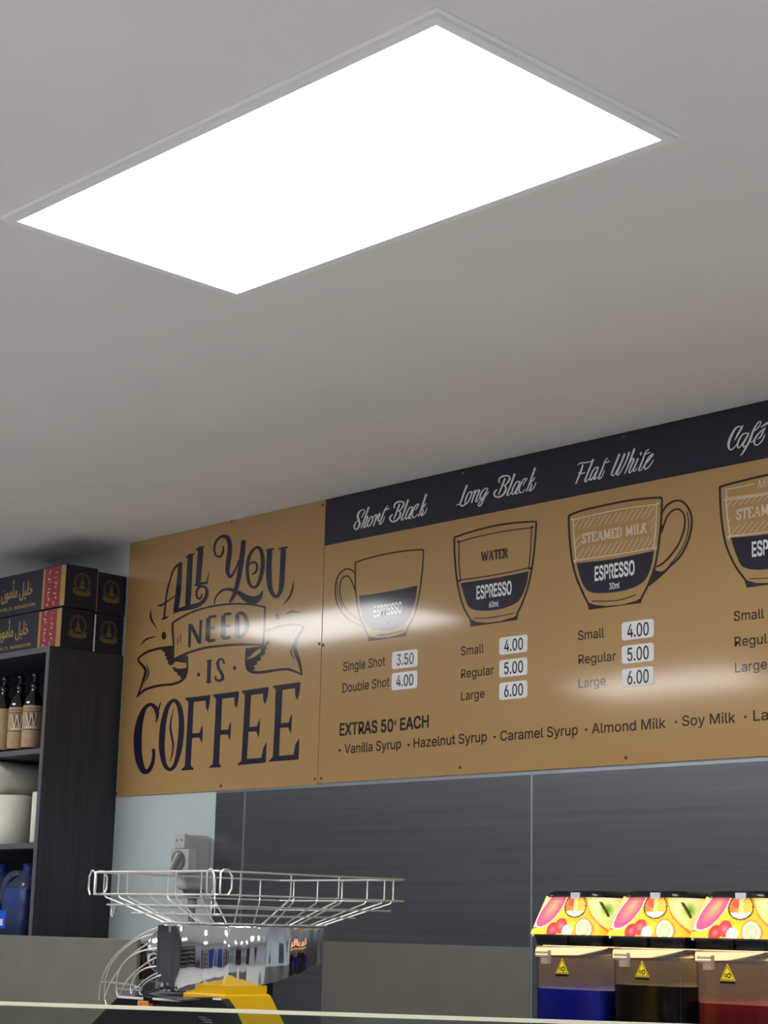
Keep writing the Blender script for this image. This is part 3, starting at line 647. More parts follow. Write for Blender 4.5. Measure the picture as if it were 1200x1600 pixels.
# boxes on the cabinet
def emblem(parent, cx, cz, xf, s=1.0):
    """gold ring with a spire and a ribbon, on a face looking along +x; cx is its y"""
    m_ = MB(); m_.fixn = False; n = 28; X = xf+.0006
    def ringp(r0, r1, a0=0, a1=360):
        vs = []; k = max(4, int(n*(a1-a0)/360))
        for i in range(k+1):
            a = math.radians(a0+(a1-a0)*i/k); vs += [(X, cx+r0*math.cos(a)*s, cz+r0*math.sin(a)*s), (X, cx+r1*math.cos(a)*s, cz+r1*math.sin(a)*s)]
        m_.add(vs, [(2*i, 2*i+1, 2*i+3, 2*i+2) for i in range(k)])
    ringp(.0265, .030, -60, 240); ringp(.0235, .0242, -60, 240)
    def pl(pts): P = [Vector((X+.0001, cx+y*s, cz+z*s)) for y, z in pts]; m_.add(P, [tuple(t) for t in tessellate_polygon([P])])
    pl([(-.0012,.022),(.0012,.022),(.003,.006),(.006,0),(.004,-.006),(.010,-.010),(.012,-.02),(-.012,-.02),(-.010,-.010),(-.004,-.006),(-.006,0),(-.003,.006)])
    pl([(-.034,-.018),(-.022,-.021),(-.022,-.026),(.022,-.026),(.022,-.021),(.034,-.018),(.031,-.026),(.034,-.034),(.022,-.036),(.022,-.040),(-.022,-.040),(-.022,-.036),(-.034,-.034),(-.031,-.026)])
    return m_.build('emblem', M_gold2, parent, label='gold round emblem with a ribbon')
GR = 'navy cartons on the cabinet'
def carton(x0, x1, y0, y1, z0, z1, label, front, white=False):
    t = thing('carton', label, 'carton', ((x0+x1)/2, (y0+y1)/2, z0), GR)
    part(t, 'box_body', (x0, y0, z0), (x1, y1, z1), M_boxnavy, bevel=.0015)
    part(t, 'flap_seam', (x0+.002, y0-.0004, z1-.0035), (x1+.0004, y1, z1-.002), M_boxtop, label='brown cardboard edge under the top flap')
    emblem(t, (y0+y1)/2+.002, z0+(z1-z0)*.60, x1, 1.15)
    m_ = MB(); m_.fixn = False
    for dy in (-.008, .008): m_.add([(x1+.0006, (y0+y1)/2+dy-.001, z0+.016), (x1+.0006, (y0+y1)/2+dy+.001, z0+.016), (x1+.0006, (y0+y1)/2+dy+.001, z0+.032), (x1+.0006, (y0+y1)/2+dy-.001, z0+.032)], [(0, 1, 2, 3)])
    m_.build('print_marks', mat('dim_print', (70, 66, 70), .5), t)
    part(t, 'gold_border', (x1, y0+.001, z0+.002), (x1+.0005, y0+.008, z1-.004), mat('white_tape', (225, 225, 220), .5) if white else M_gold, label='pale tape strip' if white else None) if not front else None
    if front:
        part(t, 'red_stripe', (x1-.128, y0-.0006, z0+.002), (x1-.030, y0, z1-.004), M_red, label='red stripe with white writing')
        part(t, 'gold_border', (x1-.142, y0-.0005, z0+.002), (x1-.128, y0, z1-.004), M_gold); part(t, 'gold_border', (x1-.030, y0-.0005, z0+.002), (x1-.003, y0, z1-.004), M_gold)
        m_ = MB(); m_.fixn = False; rr = random.Random(3)
        for c in range(2):
            for r in range(7):
                xx = x1-.105+c*.042; zz = z0+.014+r*.0185
                for q in range(3):
                    a = xx+rr.uniform(-.010, .006); b = zz+rr.uniform(-.005, .005); w_ = rr.uniform(.004, .011); h_ = rr.uniform(.0015, .005)
                    m_.add([(a, y0-.0009, b), (a+w_, y0-.0009, b), (a+w_, y0-.0009, b+h_), (a, y0-.0009, b+h_)], [(0, 1, 2, 3)])
        m_.build('stripe_marks', mat('pink_white_ink', (225, 195, 195), .5), t)
        m_ = MB(); m_.fixn = False
        V, F = text_mesh('\ufee5\ufeee\ufee3\ufe84\ufee3 \ufede\ufef4\ufee0\ufea7', .02, False); vx0 = min(v[0] for v in V); vx1 = max(v[0] for v in V)
        xa, xb = x1-.405, x1-.205
        [m_.add([Vector((xa+(v[0]-vx0)/(vx1-vx0)*(xb-xa)+q*.0012, y0-.0007-q*.00003, z0+.064+v[1]*.07)) for v in V], F) for q in range(-1, 2)]; m_.build('lettering', M_gold, t)
        m_ = MB(); m_.fixn = False
        V, F = text_mesh('KHALIL MAMOON', 0); vx0 = min(v[0] for v in V); vx1 = max(v[0] for v in V)
        [m_.add([Vector((xa-.02+(v[0]-vx0)/(vx1-vx0)*(xb-xa+.04)+q*.0008, y0-.0007-q*.00003, z0+.020+v[1]*.024)) for v in V], F) for q in range(-1, 2)]; m_.build('lettering', M_gold, t)
zb0 = ct+.0005
carton(-5.80, -5.205, 3.478, 3.610, zb0, zb0+.140, 'navy carton with gold Arabic lettering and red stripe, lower front one on the cabinet', True)
carton(-5.80, -5.213, 3.618, 3.744, zb0, zb0+.138, 'navy carton with a round gold emblem, lower rear one against the wall', False, True)
carton(-5.78, -5.186, 3.472, 3.604, zb0+.141, zb0+.290, 'navy carton with gold Arabic lettering and red stripe, upper front one near the ceiling', True)
carton(-5.78, -5.208, 3.614, 3.744, zb0+.1395, zb0+.286, 'navy carton with a round gold emblem, upper rear one against the wall', False)

# bottles on the upper shelf
M_bott = mat('dark_bottle_glass', (14, 12, 18), .08, spec=.8); M_kraft = mat('kraft_label', (176, 152, 118), .7, noise=.08, nscale=(60, 60, 60))
M_badge = mat('orange_badge', (214, 120, 80), .5); M_green = mat('green_print', (150, 165, 60), .6); M_labw = mat('label_white', (205, 200, 190), .6); M_labd = mat('label_dark', (78, 60, 56), .6)
BR = .036
def bottle(x, y, z, label, plain=False):
    t = thing('syrup_bottle', label, 'bottle', (x, y, z), 'syrup bottles on the upper shelf'); c = (x, y, z)
    m_ = MB(); m_.lathe(c, [(.030, 0), (BR-.001, .004), (BR-.001, .165), (.030, .185), (.016, .205), (.0135, .215), (.0135, .225)], 24); m_.build('glass_body', M_bott, t)
    m_ = MB(); m_.lathe(c, [(BR, .012), (BR, .158)], 24, cap=False); lb_ = m_.build('paper_label', M_kraft, t, label='brown paper label')
    m_ = MB(); m_.lathe(c, [(.0155, .223), (.0155, .240), (.009, .243), (.009, .252), (.0125, .256), (.0125, .272), (.008, .277)], 16)
    m_.build('pump_cap', M_black, t)
    def wrap(pts, r=BR+.0004, sub=8):    # flat shapes bent round the bottle; u is arc length from the side facing the camera
        for poly in pts:
            n = len(poly); V = []
            for u, h in poly:
                a = math.radians(-33)+u/BR-math.pi/2+math.radians(66); a = -math.pi/2+math.radians(57)+u/BR
                V.append(Vector((x+r*math.cos(a), y+r*math.sin(a), z+h)))
            yield V
    def put(name, m, polys, r=BR+.0004):
        m_ = MB(); m_.fixn = False
        for V in wrap(polys, r): m_.add(V, [tuple(range(len(V)))])
        m_.build(name, m, lb_)
    def bar(u0, h0, u1, h1, w_):
        k = 4; return [[(u0+(u1-u0)*i/k-w_, h0+(h1-h0)*i/k), (u0+(u1-u0)*i/k+w_, h0+(h1-h0)*i/k), (u0+(u1-u0)*(i+1)/k+w_, h0+(h1-h0)*(i+1)/k), (u0+(u1-u0)*(i+1)/k-w_, h0+(h1-h0)*(i+1)/k)] for i in range(k)]
    def band(h0, h1, u0=-.05, u1=.05): return [[(u0+(u1-u0)*i/12, h0), (u0+(u1-u0)*(i+1)/12, h0), (u0+(u1-u0)*(i+1)/12, h1), (u0+(u1-u0)*i/12, h1)] for i in range(12)]
    if plain:
        put('leaf_print', M_green, [[(-.03+.012*math.cos(a*.7), .128+.012*math.sin(a*.7)) for a in range(9)]]); put('side_print', M_labd, band(.05, .12, -.045, -.03))
    else:
        put('label_bands', M_labd, band(.136, .139)+band(.146, .148)+band(.072, .075))
        put('letter_shadow', M_labd, bar(-.020, .132, -.012, .088, .004)+bar(-.010, .088, -.003, .132, .004)+bar(-.001, .132, .006, .088, .004)+bar(.008, .088, .016, .132, .004), BR+.0003)
        put('lettering', M_labw, bar(-.023, .130, -.015, .086, .0022)+bar(-.013, .086, -.006, .130, .0022)+bar(-.004, .130, .003, .086, .0022)+bar(.005, .086, .013, .130, .0022)+band(.078, .084, -.026, .016), BR+.0007)
        put('badge', M_badge, [[(-.018+.008*math.cos(a*math.pi/6), .034+.008*math.sin(a*math.pi/6)) for a in range(12)]]+band(.0325, .034, -.02, .04)+band(.012, .014))
sz = zs[0]+.0005
bx = [(at(px, 1168, 'y', 3.50).x, 3.50) for px in (61, 41, 9, -14)]
bottle(at(66, 1160, 'y', 3.60).x-.004, 3.63, sz, 'dark syrup bottle half hidden behind the cabinet side, furthest back on the shelf')
bottle(at(48.5, 1168, 'y', 3.50).x, 3.50, sz, 'dark syrup bottle with W lettered label, next to the cabinet side panel')
bottle(at(26, 1170, 'y', 3.50).x, 3.50, sz, 'dark syrup bottle with W lettered label between its twin and the green printed bottle')
bottle(at(1, 1174, 'y', 3.49).x, 3.49, sz, 'dark syrup bottle with plain tan label and green print at the picture edge', True)

# rolls on the middle shelf
zr = zs[1]+.0005
def roll(c, r, h, label, axis='z', core=.02):
    t = thing('paper_roll', label, 'paper roll', c, 'white paper rolls on the middle shelf')
    m_ = MB(); m_.lathe(c, [(core, 0.001), (r-.003, 0), (r, .003), (r, h-.003), (r-.003, h), (core, h-.001), (core, 0.001)], 36, axis, cap=False); m_.build('paper', M_paper, t)
    m_ = MB(); m_.lathe(c, [(core-.0005, .002), (core-.0005, h-.002), (core-.003, h-.002), (core-.003, .002), (core-.0005, .002)], 20, axis, cap=False); m_.build('core', M_core, t)
rr_ = .085
roll((at(17, 1316, 'y', 3.53).x-.02, 3.545, zr), .086, .172, 'large upright white paper roll at the left of the middle shelf')
roll((at(34, 1280, 'y', 3.66).x, 3.66, zr), .072, .170, 'upright cream paper roll standing behind, near the cabinet side')
roll((-5.262, 3.478, zr), .030, .172, 'thin bright white paper roll against the cabinet side panel', core=.008)
lc = at(-16, 1214, 'y', 3.47)
roll((lc.x, 3.47, zr+.172+.063), .062, .25, 'white paper roll lying on its side on top of the upright rolls', axis='y', core=.022)

# blue jugs on the lower shelf
zj = zs[2]+.0005
M_jug = clear('jug_plastic', (215, 226, 242), .2, .16, (190, 210, 240), .04)
M_bluel = mat('blue_cleaner', (12, 58, 170), .15, coat=.6); M_cap = mat('blue_cap', (24, 60, 150), .4)
M_lab = mat('jug_label', (40, 90, 230), .4); M_labr = mat('jug_label_white', (235, 238, 245), .5)
def rrect(cx, cy, hx, hy, r, z, n=5):
    out = []
    for sx, sy, a0 in ((1, 1, 0), (-1, 1, 90), (-1, -1, 180), (1, -1, 270)):
        for q in range(n+1):
            a = math.radians(a0+q*90/n); out.append(Vector((cx+sx*(hx-r)+r*math.cos(a), cy+sy*(hy-r)+r*math.sin(a), z)))
    return out
def jug(x, y, z, label):
    t = thing('cleaner_jug', label, 'jug', (x, y, z), 'blue cleaner jugs on the lower shelf')
    H = .215
    def shape(s_, top, ins):
        rings = []
        for zz, hx, hy in ((0, .066, .052), (.006, .072, .058), (.13, .072, .058), (.165, .068, .054), (.195, .05, .04), (.212, .026, .026), (.225, .021, .021)):
            if zz <= top: rings.append(rrect(x+(.018 if zz > .18 else 0), y, hx-ins, hy-ins, min(hx, hy)*.45, z+zz+(ins if zz == 0 else 0)))
        return rings
    m_ = MB(); m_.loft(shape(1, 1, 0)); m_.build('plastic_body', M_jug, t)
    m_ = MB(); m_.loft(shape(1, .17, .003)); m_.build('liquid', M_bluel, t, label='deep blue liquid')
    m_ = MB(); m_.lathe((x+.018, y, z), [(.023, .222), (.023, .248), (.020, .251)], 18); m_.build('cap', M_cap, t)
    m_ = MB(); m_.tube([(x-.01, y-.02, z+.218), (x-.05, y-.028, z+.212), (x-.078, y-.034, z+.18), (x-.082, y-.036, z+.13), (x-.062, y-.032, z+.10)], .011, 10, sub=5); m_.build('handle', M_jug, t)
    m_ = MB(); m_.box((x-.074, y-.0595, z+.03), (x-.02, y-.058, z+.09)); l_ = m_.build('label', M_lab, t, label='bright blue label')
    m_ = MB(); m_.box((x-.066, y-.0605, z+.04), (x-.035, y-.0595, z+.062)); m_.build('barcode_patch', M_labr, l_)
jug(at(39, 1400, 'y', 3.545).x, 3.545, zj, 'clear jug of blue cleaning liquid beside the cabinet side panel')
jug(at(39, 1400, 'y', 3.545).x-.185, 3.55, zj, 'second jug of blue cleaning liquid, cut off by the left picture edge')

# ================================================================== LEFT STEEL BENCH WITH PANEL
px_ = at(213, 1500, 'y', 3.40).x; pz_ = at(100, 1464, 'y', 3.40).z
sb = thing('steel_bench', 'plain stainless steel bench upstand standing before the dark cabinet', 'bench', ((-6.6+px_)/2, 3.1, 0))
part(sb, 'upstand', (-6.6, 3.40, .86), (px_, 3.414, pz_), M_steel3, bevel=.001)
part(sb, 'worktop', (-6.6, 2.80, .86), (px_, 3.399, .9), M_steel3, bevel=.002)
part(sb, 'undershelf', (-6.55, 2.85, .25), (px_-.05, 3.38, .28), M_steel2)
for xx in (-6.56, px_-.06):
    for yy in (2.84, 3.36):
        m_ = MB(); m_.lathe((xx, yy, 0), [(.018, 0), (.018, .86)], 12); m_.build('leg', M_seam, sb)

# ================================================================== BACK COUNTER UNDER THE SLUSH MACHINE
bc = thing('back_counter', 'steel back counter along the wall under the drinks machine', 'counter', (-2.6, 3.3, 0))
part(bc, 'worktop', (-4.1, 2.75, .86), (-1.3, 3.735, .9), M_steel2, bevel=.003)
for i in range(4): part(bc, 'door', (-4.08+i*.7, 2.77, .1), (-3.40+i*.7, 2.785, .85), M_steel2, bevel=.002)
part(bc, 'carcass', (-4.08, 2.787, .0), (-1.32, 3.73, .859), M_steel)

# ================================================================== SLUSH MACHINE
YS = 3.20
xs = [at(p, 1490, 'y', YS).x for p in (829, 949.5, 1078)]
pitch = (xs[2]-xs[0])/2; TW = pitch-.018; TD = .36
zz = lambda py, px=829: at(px, py, 'y', YS).z
Z = dict(colb=zz(1492), colt=zz(1478), bandb=zz(1477.5), bandt=zz(1459), printt=zz(1400), top=zz(1392))
sm = thing('slush_machine', 'three tank frozen drink machine with lit fruit covers and blue, black and red slush', 'drink machine', (xs[1], YS+.2, .9))
part(sm, 'base_unit', (xs[0], YS+.02, .9), (xs[2]+pitch, YS+.42, 1.17), M_black, bevel=.01)
M_bowl = clear('bowl_plastic', (238, 235, 230), .08, .012, (236, 214, 186), .0)
M_haze = clear('bowl_haze', (240, 236, 232), .15, .17, (232, 224, 214), .0)  # hazier plastic for the tank wall above the slush
M_lamp = mat('cover_lamp', (255, 214, 160), .5, emit=2.2)
M_slb = mat('blue_slush', (2, 34, 210), .3, spec=.3); M_slk = mat('black_slush', (5, 5, 10), .25, spec=.1); M_slr = mat('dark_red_slush', (140, 3, 26), .3, spec=.2)
M_clip = clear('clip_plastic', (240, 240, 240), .1, .6, (245, 230, 215), .15)
M_cream = mat('white_tab', (215, 215, 232), .4); M_warn = mat('warning_yellow', (255, 226, 30), .4)
# printed fruit cover: colours of the print as a function of place on the wrap (a along, v up)
def mixc(a, b, t): t = max(0, min(1, t)); return tuple(p+(q-p)*t for p, q in zip(a, b))
def ell(x, y, cx, cy, rx, ry, rot=0):
    c, s = math.cos(math.radians(rot)), math.sin(math.radians(rot)); dx, dy = x-cx, y-cy
    return math.hypot((dx*c+dy*s)/rx, (-dx*s+dy*c)/ry)
def fruit(x, y):
    """x, y as in the traced picture: x 105..1100, y 145 (top)..575"""
    c = mixc((255, 240, 60), (252, 176, 40), (x-150)/500)
    c = mixc(c, (255, 225, 40), max(0, 1-abs(ell(x, y, 640, 480, 130, 60)-.2)))
    d = ell(x, y, 250, 250, 265, 150, -52)
    if x < 520:
        e = ell(x, y, 235, 215, 330, 190, -55)
        if e < 1.0: c = (246, 196, 120)
        if .97 < e < 1.03: c = (176, 84, 44)
        e2 = ell(x, y, 300, 262, 265, 132, -56)
        if e2 < 1: c = mixc((250, 170, 110), mixc((232, 90, 120), (198, 84, 128), (y-200)/250), e2*1.25)
        if 1 <= e2 < 1.06: c = (255, 236, 220)
    e = ell(x, y, 665, 245, 178, 138)
    if e < 1.03: c = (72, 70, 30)
    if e < .9:
        c = mixc((250, 120, 60), (255, 196, 70), (x-560)/200)
        if x > 690: c = (252, 150, 40) if int((x+y*.6)/18) % 2 else (255, 205, 100)
        if y > 310: c = (250, 246, 226)
        if ell(x, y, 590, 220, 60, 40, 30) < 1: c = (236, 84, 74)
        if 640 < x < 700 and y < 300: c = (255, 214, 120)
    e = ell(x, y, 1020, 120, 175, 440, -12)
    if e < 1: c = mixc((252, 246, 190), (250, 214, 110), e)
    if .97 < e < 1.05: c = (226, 116, 60)
    e = ell(x, y, 1025, 290, 85, 100)
    if e < 1: c = mixc((96, 150, 36), (238, 240, 150), e)
    if abs((x-975)-(y-210)*.4) < 13 and 205 < y < 370: c = (70, 48, 30)
    for cx, cy, r, q in ((385, 520, 82, (214, 54, 60)), (490, 475, 88, (196, 66, 70)), (585, 530, 70, (248, 200, 190))):
        e = math.hypot(x-cx, y-cy)/r
        if e < 1: c = mixc(mixc(q, (255, 255, 255), .35), q, e*1.6)
    e = ell(x, y, 805, 505, 115, 118)
    if e < 1.05:
        c = (238, 130, 60)
        if e < .9: c = (252, 240, 190)
        if e < .66: c = (176, 190, 140)
        if e < .45: c = (226, 226, 150)
        if e < .2: c = (255, 252, 220)
    return c
M_fruit = bpy.data.materials.new('backlit_fruit_print'); M_fruit.use_nodes = True
nt = M_fruit.node_tree; b_ = nt.nodes['Principled BSDF']; va = nt.nodes.new('ShaderNodeVertexColor'); va.layer_name = 'print'
nt.links.new(va.outputs[0], b_.inputs['Base Color']); nt.links.new(va.outputs[0], b_.inputs['Emission Color'])
b_.inputs['Emission Strength'].default_value = .85; b_.inputs['Roughness'].default_value = .25
def fruit_cover(root, x0, y0, z0, z1):
    """front and right-hand side of a tapering cover, print wrapped round the corner"""
    W, D, r = TW, .22, .03; L1 = W-r; arc = r*math.pi/2; tot = L1+arc+(D-r); n, m = 190, 64
    def pos(s, v):
        tp = .030*v
        hx0, hx1 = x0+tp, x0+W-tp*.6; yy0 = y0+tp*.7
        u = s
        if u < L1: return Vector((hx0+(hx1-hx0-r)*(u/L1), yy0, z0+(z1-z0)*v))
        if u < L1+arc:
            a = (u-L1)/r; return Vector((hx1-r+r*math.sin(a), yy0+r-r*math.cos(a), z0+(z1-z0)*v))
        return Vector((hx1, yy0+r+(u-L1-arc), z0+(z1-z0)*v))
    V = []; C = []; Fc = []
    # picture x grows with the seen width: the side wall shows a shorter stretch per pixel
    def sx(s):
        if s < L1: return 105+s/L1*790
        return 895+(s-L1)/(.10)*300
    for j in range(m+1):
        for i in range(n+1):
            s = tot*i/n; v = j/m; V.append(pos(s, v)); C.append(fruit(sx(s), 575-430*v))
    for j in range(m):
        for i in range(n): a = j*(n+1)+i; Fc.append((a, a+1, a+n+2, a+n+1))
    mb = MB(); mb.fixn = False; mb.add(V, Fc, True); o = mb.build('fruit_print', M_fruit, root, label='bright backlit fruit picture')
    ca = o.data.color_attributes.new('print', 'FLOAT_COLOR', 'POINT')
    ca.data.foreach_set('color', [q for c in C for q in lin(c)])
    return o
def rr2(x0, x1, y0, y1, r, z): return rrect((x0+x1)/2, (y0+y1)/2, (x1-x0)/2, (y1-y0)/2, r, z)
first = None
for i, (x0, liq, lm, nm) in enumerate(zip(xs, (zz(1543), zz(1537, 948), zz(1566, 1080)), (M_slb, M_slk, M_slr), ('blue', 'black', 'dark red'))):
    x1 = x0+TW; yb = YS+TD
    m_ = MB(); m_.loft([rr2(x0+.002, x1-.002, YS, yb, .035, 1.17), rr2(x0+.001, x1-.001, YS-.002, yb, .035, Z['colb'])], cap=False)
    bw = m_.build('tank', M_bowl, sm, label='clear plastic tank of %s slush' % nm)
    m_ = MB(); m_.loft([rr2(x0+.0035, x1-.0035, YS+.001, yb-.002, .034, liq), rr2(x0+.0032, x1-.0032, YS+.0005, yb-.002, .034, Z['colb']-.004)], cap=False); m_.build('upper_haze', M_haze, bw, label='hazier wall above the slush')
    m_ = MB(); m_.loft([rr2(x0-.002, x1+.003, YS-.006, yb+.003, .035, Z['colb']-.001), rr2(x0-.004, x1+.005, YS-.009, yb+.003, .035, Z['colt'])], cap=False)
    m_.loft([rr2(x0-.004, x1+.005, YS-.009, yb+.003, .035, Z['colt']), rr2(x0+.004, x1-.004, YS+.002, yb-.004, .032, Z['colt']+.001)], cap=False)
    m_.build('tank_collar', M_bowl, bw)
    m_ = MB(); m_.loft([rr2(x0+.005, x1-.005, YS+.004, yb-.004, .033, 1.172), rr2(x0+.005, x1-.005, YS+.004, yb-.004, .033, liq)]); m_.build('slush', lm, bw)
    # band, cover core, black top
    m_ = MB(); m_.loft([rr2(x0+.002, x1-.002, YS+.0, yb-.02, .03, Z['bandb']+.002), rr2(x0, x1, YS-.004, yb-.02, .03, Z['bandt']-.004), rr2(x0+.001, x1-.001, YS-.003, yb-.02, .03, Z['bandt'])])
    bd = m_.build('cover_band', M_black, sm)
    m_ = MB(); m_.box((x0+.104, YS-.010, Z['bandb']+.004), (x0+.116, YS, Z['bandt']-.002)); m_.build('latch', M_black, bd, bevel=.002)
    if True:
        m_ = MB(); m_.loft([rr2(x0+.012, x1-.012, YS+.012, YS+.24, .03, Z['bandt']), rr2(x0+.034, x1-.022, YS+.03, YS+.25, .03, Z['printt']), ]); m_.build('cover_core', M_black, bd)
    fc = fruit_cover(sm, x0+.001, YS-.002, Z['bandt'], Z['printt'])
    m_ = MB(); m_.loft([rr2(x0+.027, x1-.012, YS+.011, YS+.26, .03, Z['printt']-.002), rr2(x0+.029, x1-.013, YS+.012, YS+.26, .03, Z['printt']+(Z['top']-Z['printt'])*.7), rr2(x0+.038, x1-.022, YS+.022, YS+.25, .03, Z['top']+.001)])
    tp = m_.build('cover_top', M_black, sm)
    m_ = MB(); m_.box((x0+.112, YS+.009, Z['printt']-.004), (x0+.138, YS+.017, Z['top']-.003)); m_.build('white_tab', M_cream, tp)
    m_ = MB(); m_.lathe((x0+.012, YS-.004, Z['bandt']-.003), [(.003, 0), (.003, -.003)], 10, 'y'); m_.build('rivet', M_cream, bd)
    m_ = MB(); m_.box((x0+.02, YS+.02, Z['bandb']+.0005), (x1-.02, yb-.05, Z['bandb']+.0018)); m_.build('cover_lamp', M_lamp, bd, label='warm lamp under the cover')
    # moulded clip and warning sticker
    m_ = MB(); yy = YS-.009; xa = x0+.028; za = Z['colt']-.016
    m_.box((xa, yy-.005, za), (xa+.040, yy, za+.005)); m_.box((xa, yy-.004, za-.007), (xa+.040, yy+.002, za-.003)); m_.box((xa+.014, yy-.004, za-.022), (xa+.036, yy+.004, za-.008)); m_.box((xa+.034, yy-.003, za-.022), (xa+.039, yy+.003, za+.008))
    m_.build('moulded_clip', M_clip, bw)
    tx = x0+.098; tz = zz(1521, 880); hw = .019; hh = .034; yy = YS-.0045
    tri = lambda s, y_, d=0: [(tx-hw*s, y_, tz+hh*(1-s)*.33), (tx+hw*s, y_, tz+hh*(1-s)*.33), (tx, y_, tz+hh*s+hh*(1-s)*.25)]
    m_ = MB(); m_.prism(tri(1.0, yy), (0, -.0004, 0)); stk = m_.build('warning_sticker', M_warn, bw, label='yellow triangular warning sticker')
    m_ = MB(); m_.fixn = False; A = tri(.88, yy-.0007); B_ = tri(.78, yy-.0007); m_.add(A+B_, [(0, 1, 4, 3), (1, 2, 5, 4), (2, 0, 3, 5)])
    for cx_, r_ in ((tx-.005, .0035), (tx+.004, .0048)):
        vs = []
        for q in range(13):
            a = 2*math.pi*q/12; vs += [(cx_+r_*math.cos(a), yy-.0008, tz+.010+r_*1.15*math.sin(a)), (cx_+r_*.55*math.cos(a), yy-.0008, tz+.010+r_*.63*math.sin(a))]
        m_.add(vs, [(2*q, 2*q+1, 2*q+3, 2*q+2) for q in range(12)])
    m_.add([(tx-.019, yy-.0007, tz-.006), (tx+.019, yy-.0007, tz-.006), (tx+.019, yy-.0007, tz-.002), (tx-.019, yy-.0007, tz-.002)], [(0, 1, 2, 3)])
    m_.build('sticker_print', M_black, stk)

# ================================================================== SERVICE COUNTER UNDER THE JUICER, GLASS GUARD
jc = thing('service_counter', 'steel service counter carrying the orange juicer', 'counter', (-2.9, 2.3, 0))
part(jc, 'worktop', (-4.05, 2.2, .74), (-2.35, 2.745, .78), M_steel2, bevel=.003); part(jc, 'carcass', (-4.0, 2.23, 0), (-2.4, 2.72, .739), M_steel)

# ================================================================== JUICER
bxn, byn = -2.91, 2.35; bxf, byf = -3.333, 2.90            # basket rim: near and far corners
JX, JY = -3.112, 2.593
ju = thing('orange_juicer', 'chrome and yellow orange juicer with a wire fruit basket on top', 'juicer', (JX, JY, .78))
h1, h2, h3 = EYE+.106, EYE+.059, EYE+.037
def ringpts(x0, x1, y0, y1, z, r=.012): return rrect((x0+x1)/2, (y0+y1)/2, (x1-x0)/2, (y1-y0)/2, r, z, 3)
bk = MB(); bk.tube(ringpts(bxf, bxn, byn, byf, h1), .0024, 8, True); basket = bk.build('basket', M_wire, ju, label='square chrome wire basket')
def wire(pts, r=.0019, sub=0, closed=False): m_ = MB(); m_.tube(pts, r, 7, closed, sub); return m_.build('wire', M_wire, basket)
wire(ringpts(bxf, bxn, byn, byf, h2), .0022, closed=True)
ib = (bxf+.11, bxn-.10, byn+.10, byf-.14)                   # bottom ring
wire(ringpts(bxf+.022, bxn-.022, byn+.02, byf-.02, h3), .0021, closed=True)
wire(ringpts(bxf+.062, bxn-.062, byn+.058, byf-.09, EYE+.020), .0019, closed=True)
wire(ringpts(*ib, EYE+.002), .0021, closed=True)
def rib(p, q): # p on rim, q on bottom ring
    P_ = Vector(p); Q_ = Vector(q); wire([(P_.x, P_.y, h1), (P_.x, P_.y, h2+.004), (P_.x+(Q_.x-P_.x)*.04, P_.y+(Q_.y-P_.y)*.04, h2-.006), (P_.x+(Q_.x-P_.x)*.35, P_.y+(Q_.y-P_.y)*.35, h3), (Q_.x, Q_.y, EYE+.002)])
nx, ny = 5, 4
for i in range(nx):
    t = (i+.5)/nx; X = bxf+(bxn-bxf)*t; Xi = ib[0]+(ib[1]-ib[0])*t
    rib((X, byn, 0), (Xi, ib[2], 0)); rib((X, byf, 0), (Xi, ib[3], 0))
for i in range(ny):
    t = (i+.5)/ny; Y = byn+(byf-byn)*t; Yi = ib[2]+(ib[3]-ib[2])*t
    rib((bxf, Y, 0), (ib[0], Yi, 0)); rib((bxn, Y, 0), (ib[1], Yi, 0))
for t in (.2, .4, .6, .8):
    Y = ib[2]+(ib[3]-ib[2])*t; wire([(ib[0], Y, EYE+.001), (ib[1], Y, EYE+.001)])
# hook loops at the near and left corners
def loop(c, d, w_, h_, zt, r=.0024):
    d = Vector(d); c = Vector((c[0], c[1], 0)); z0_, z1_ = zt-h_, zt
    wire([c+Vector((0, 0, z0_)), c+Vector((0, 0, z1_-.006)), c+d*.008+Vector((0, 0, z1_)), c+d*(w_-.01)+Vector((0, 0, z1_)), c+d*w_+Vector((0, 0, z1_-.012)), c+d*w_+Vector((0, 0, z0_+.012)), c+d*(w_-.008)+Vector((0, 0, z0_))], r)
loop((bxn-.022, byn-.002), (1, -.1, 0), .026, .052, h1+.003); loop((bxn+.004, byn+.012), (0, 1, 0), .03, .050, h1+.003)
loop((bxf+.012, byn-.003), (-1, .1, 0), .026, .052, h1+.003); loop((bxf-.006, byn+.012), (0, 1, 0), .03, .05, h1+.003)
wire([(bxf+.035, byn+.03, h3), (bxf+.032, byn+.03, h3-.02), (bxf+.042, byn+.028, h3-.026), (bxf+.044, byn+.03, h3-.002)])
wire([(bxn-.035, byn+.03, h3+.012), (bxn-.032, byn+.03, h3-.014), (bxn-.042, byn+.028, h3-.018), (bxn-.044, byn+.03, h3+.01)])
# polished drum with a bottom edge that slopes down towards the feed
rings = [[], [], [], []]; N = 72
latv = Vector((.694, .72))
for i in range(N):
    a = 2*math.pi*i/N; ca, sa = math.cos(a), math.sin(a)
    ex_ = .172*abs(ca)**.85*(1 if ca > 0 else -1); ey_ = .172*abs(sa)**.85*(1 if sa > 0 else -1)
    la = (ex_*latv.x+ey_*latv.y)/.178; zb_ = EYE-.130+.012*la+.040*max(0, la)**2
    for k, (zz_, sc) in enumerate(((zb_, .985), (zb_+.004, 1.0), (EYE-.006, 1.0), (EYE-.003, .99))): rings[k].append(Vector((JX+ex_*sc, JY+ey_*sc, zz_)))
m_ = MB(); m_.loft(rings, smooth=True); drum = m_.build('drum', M_chrome, ju, label='mirror polished steel drum')
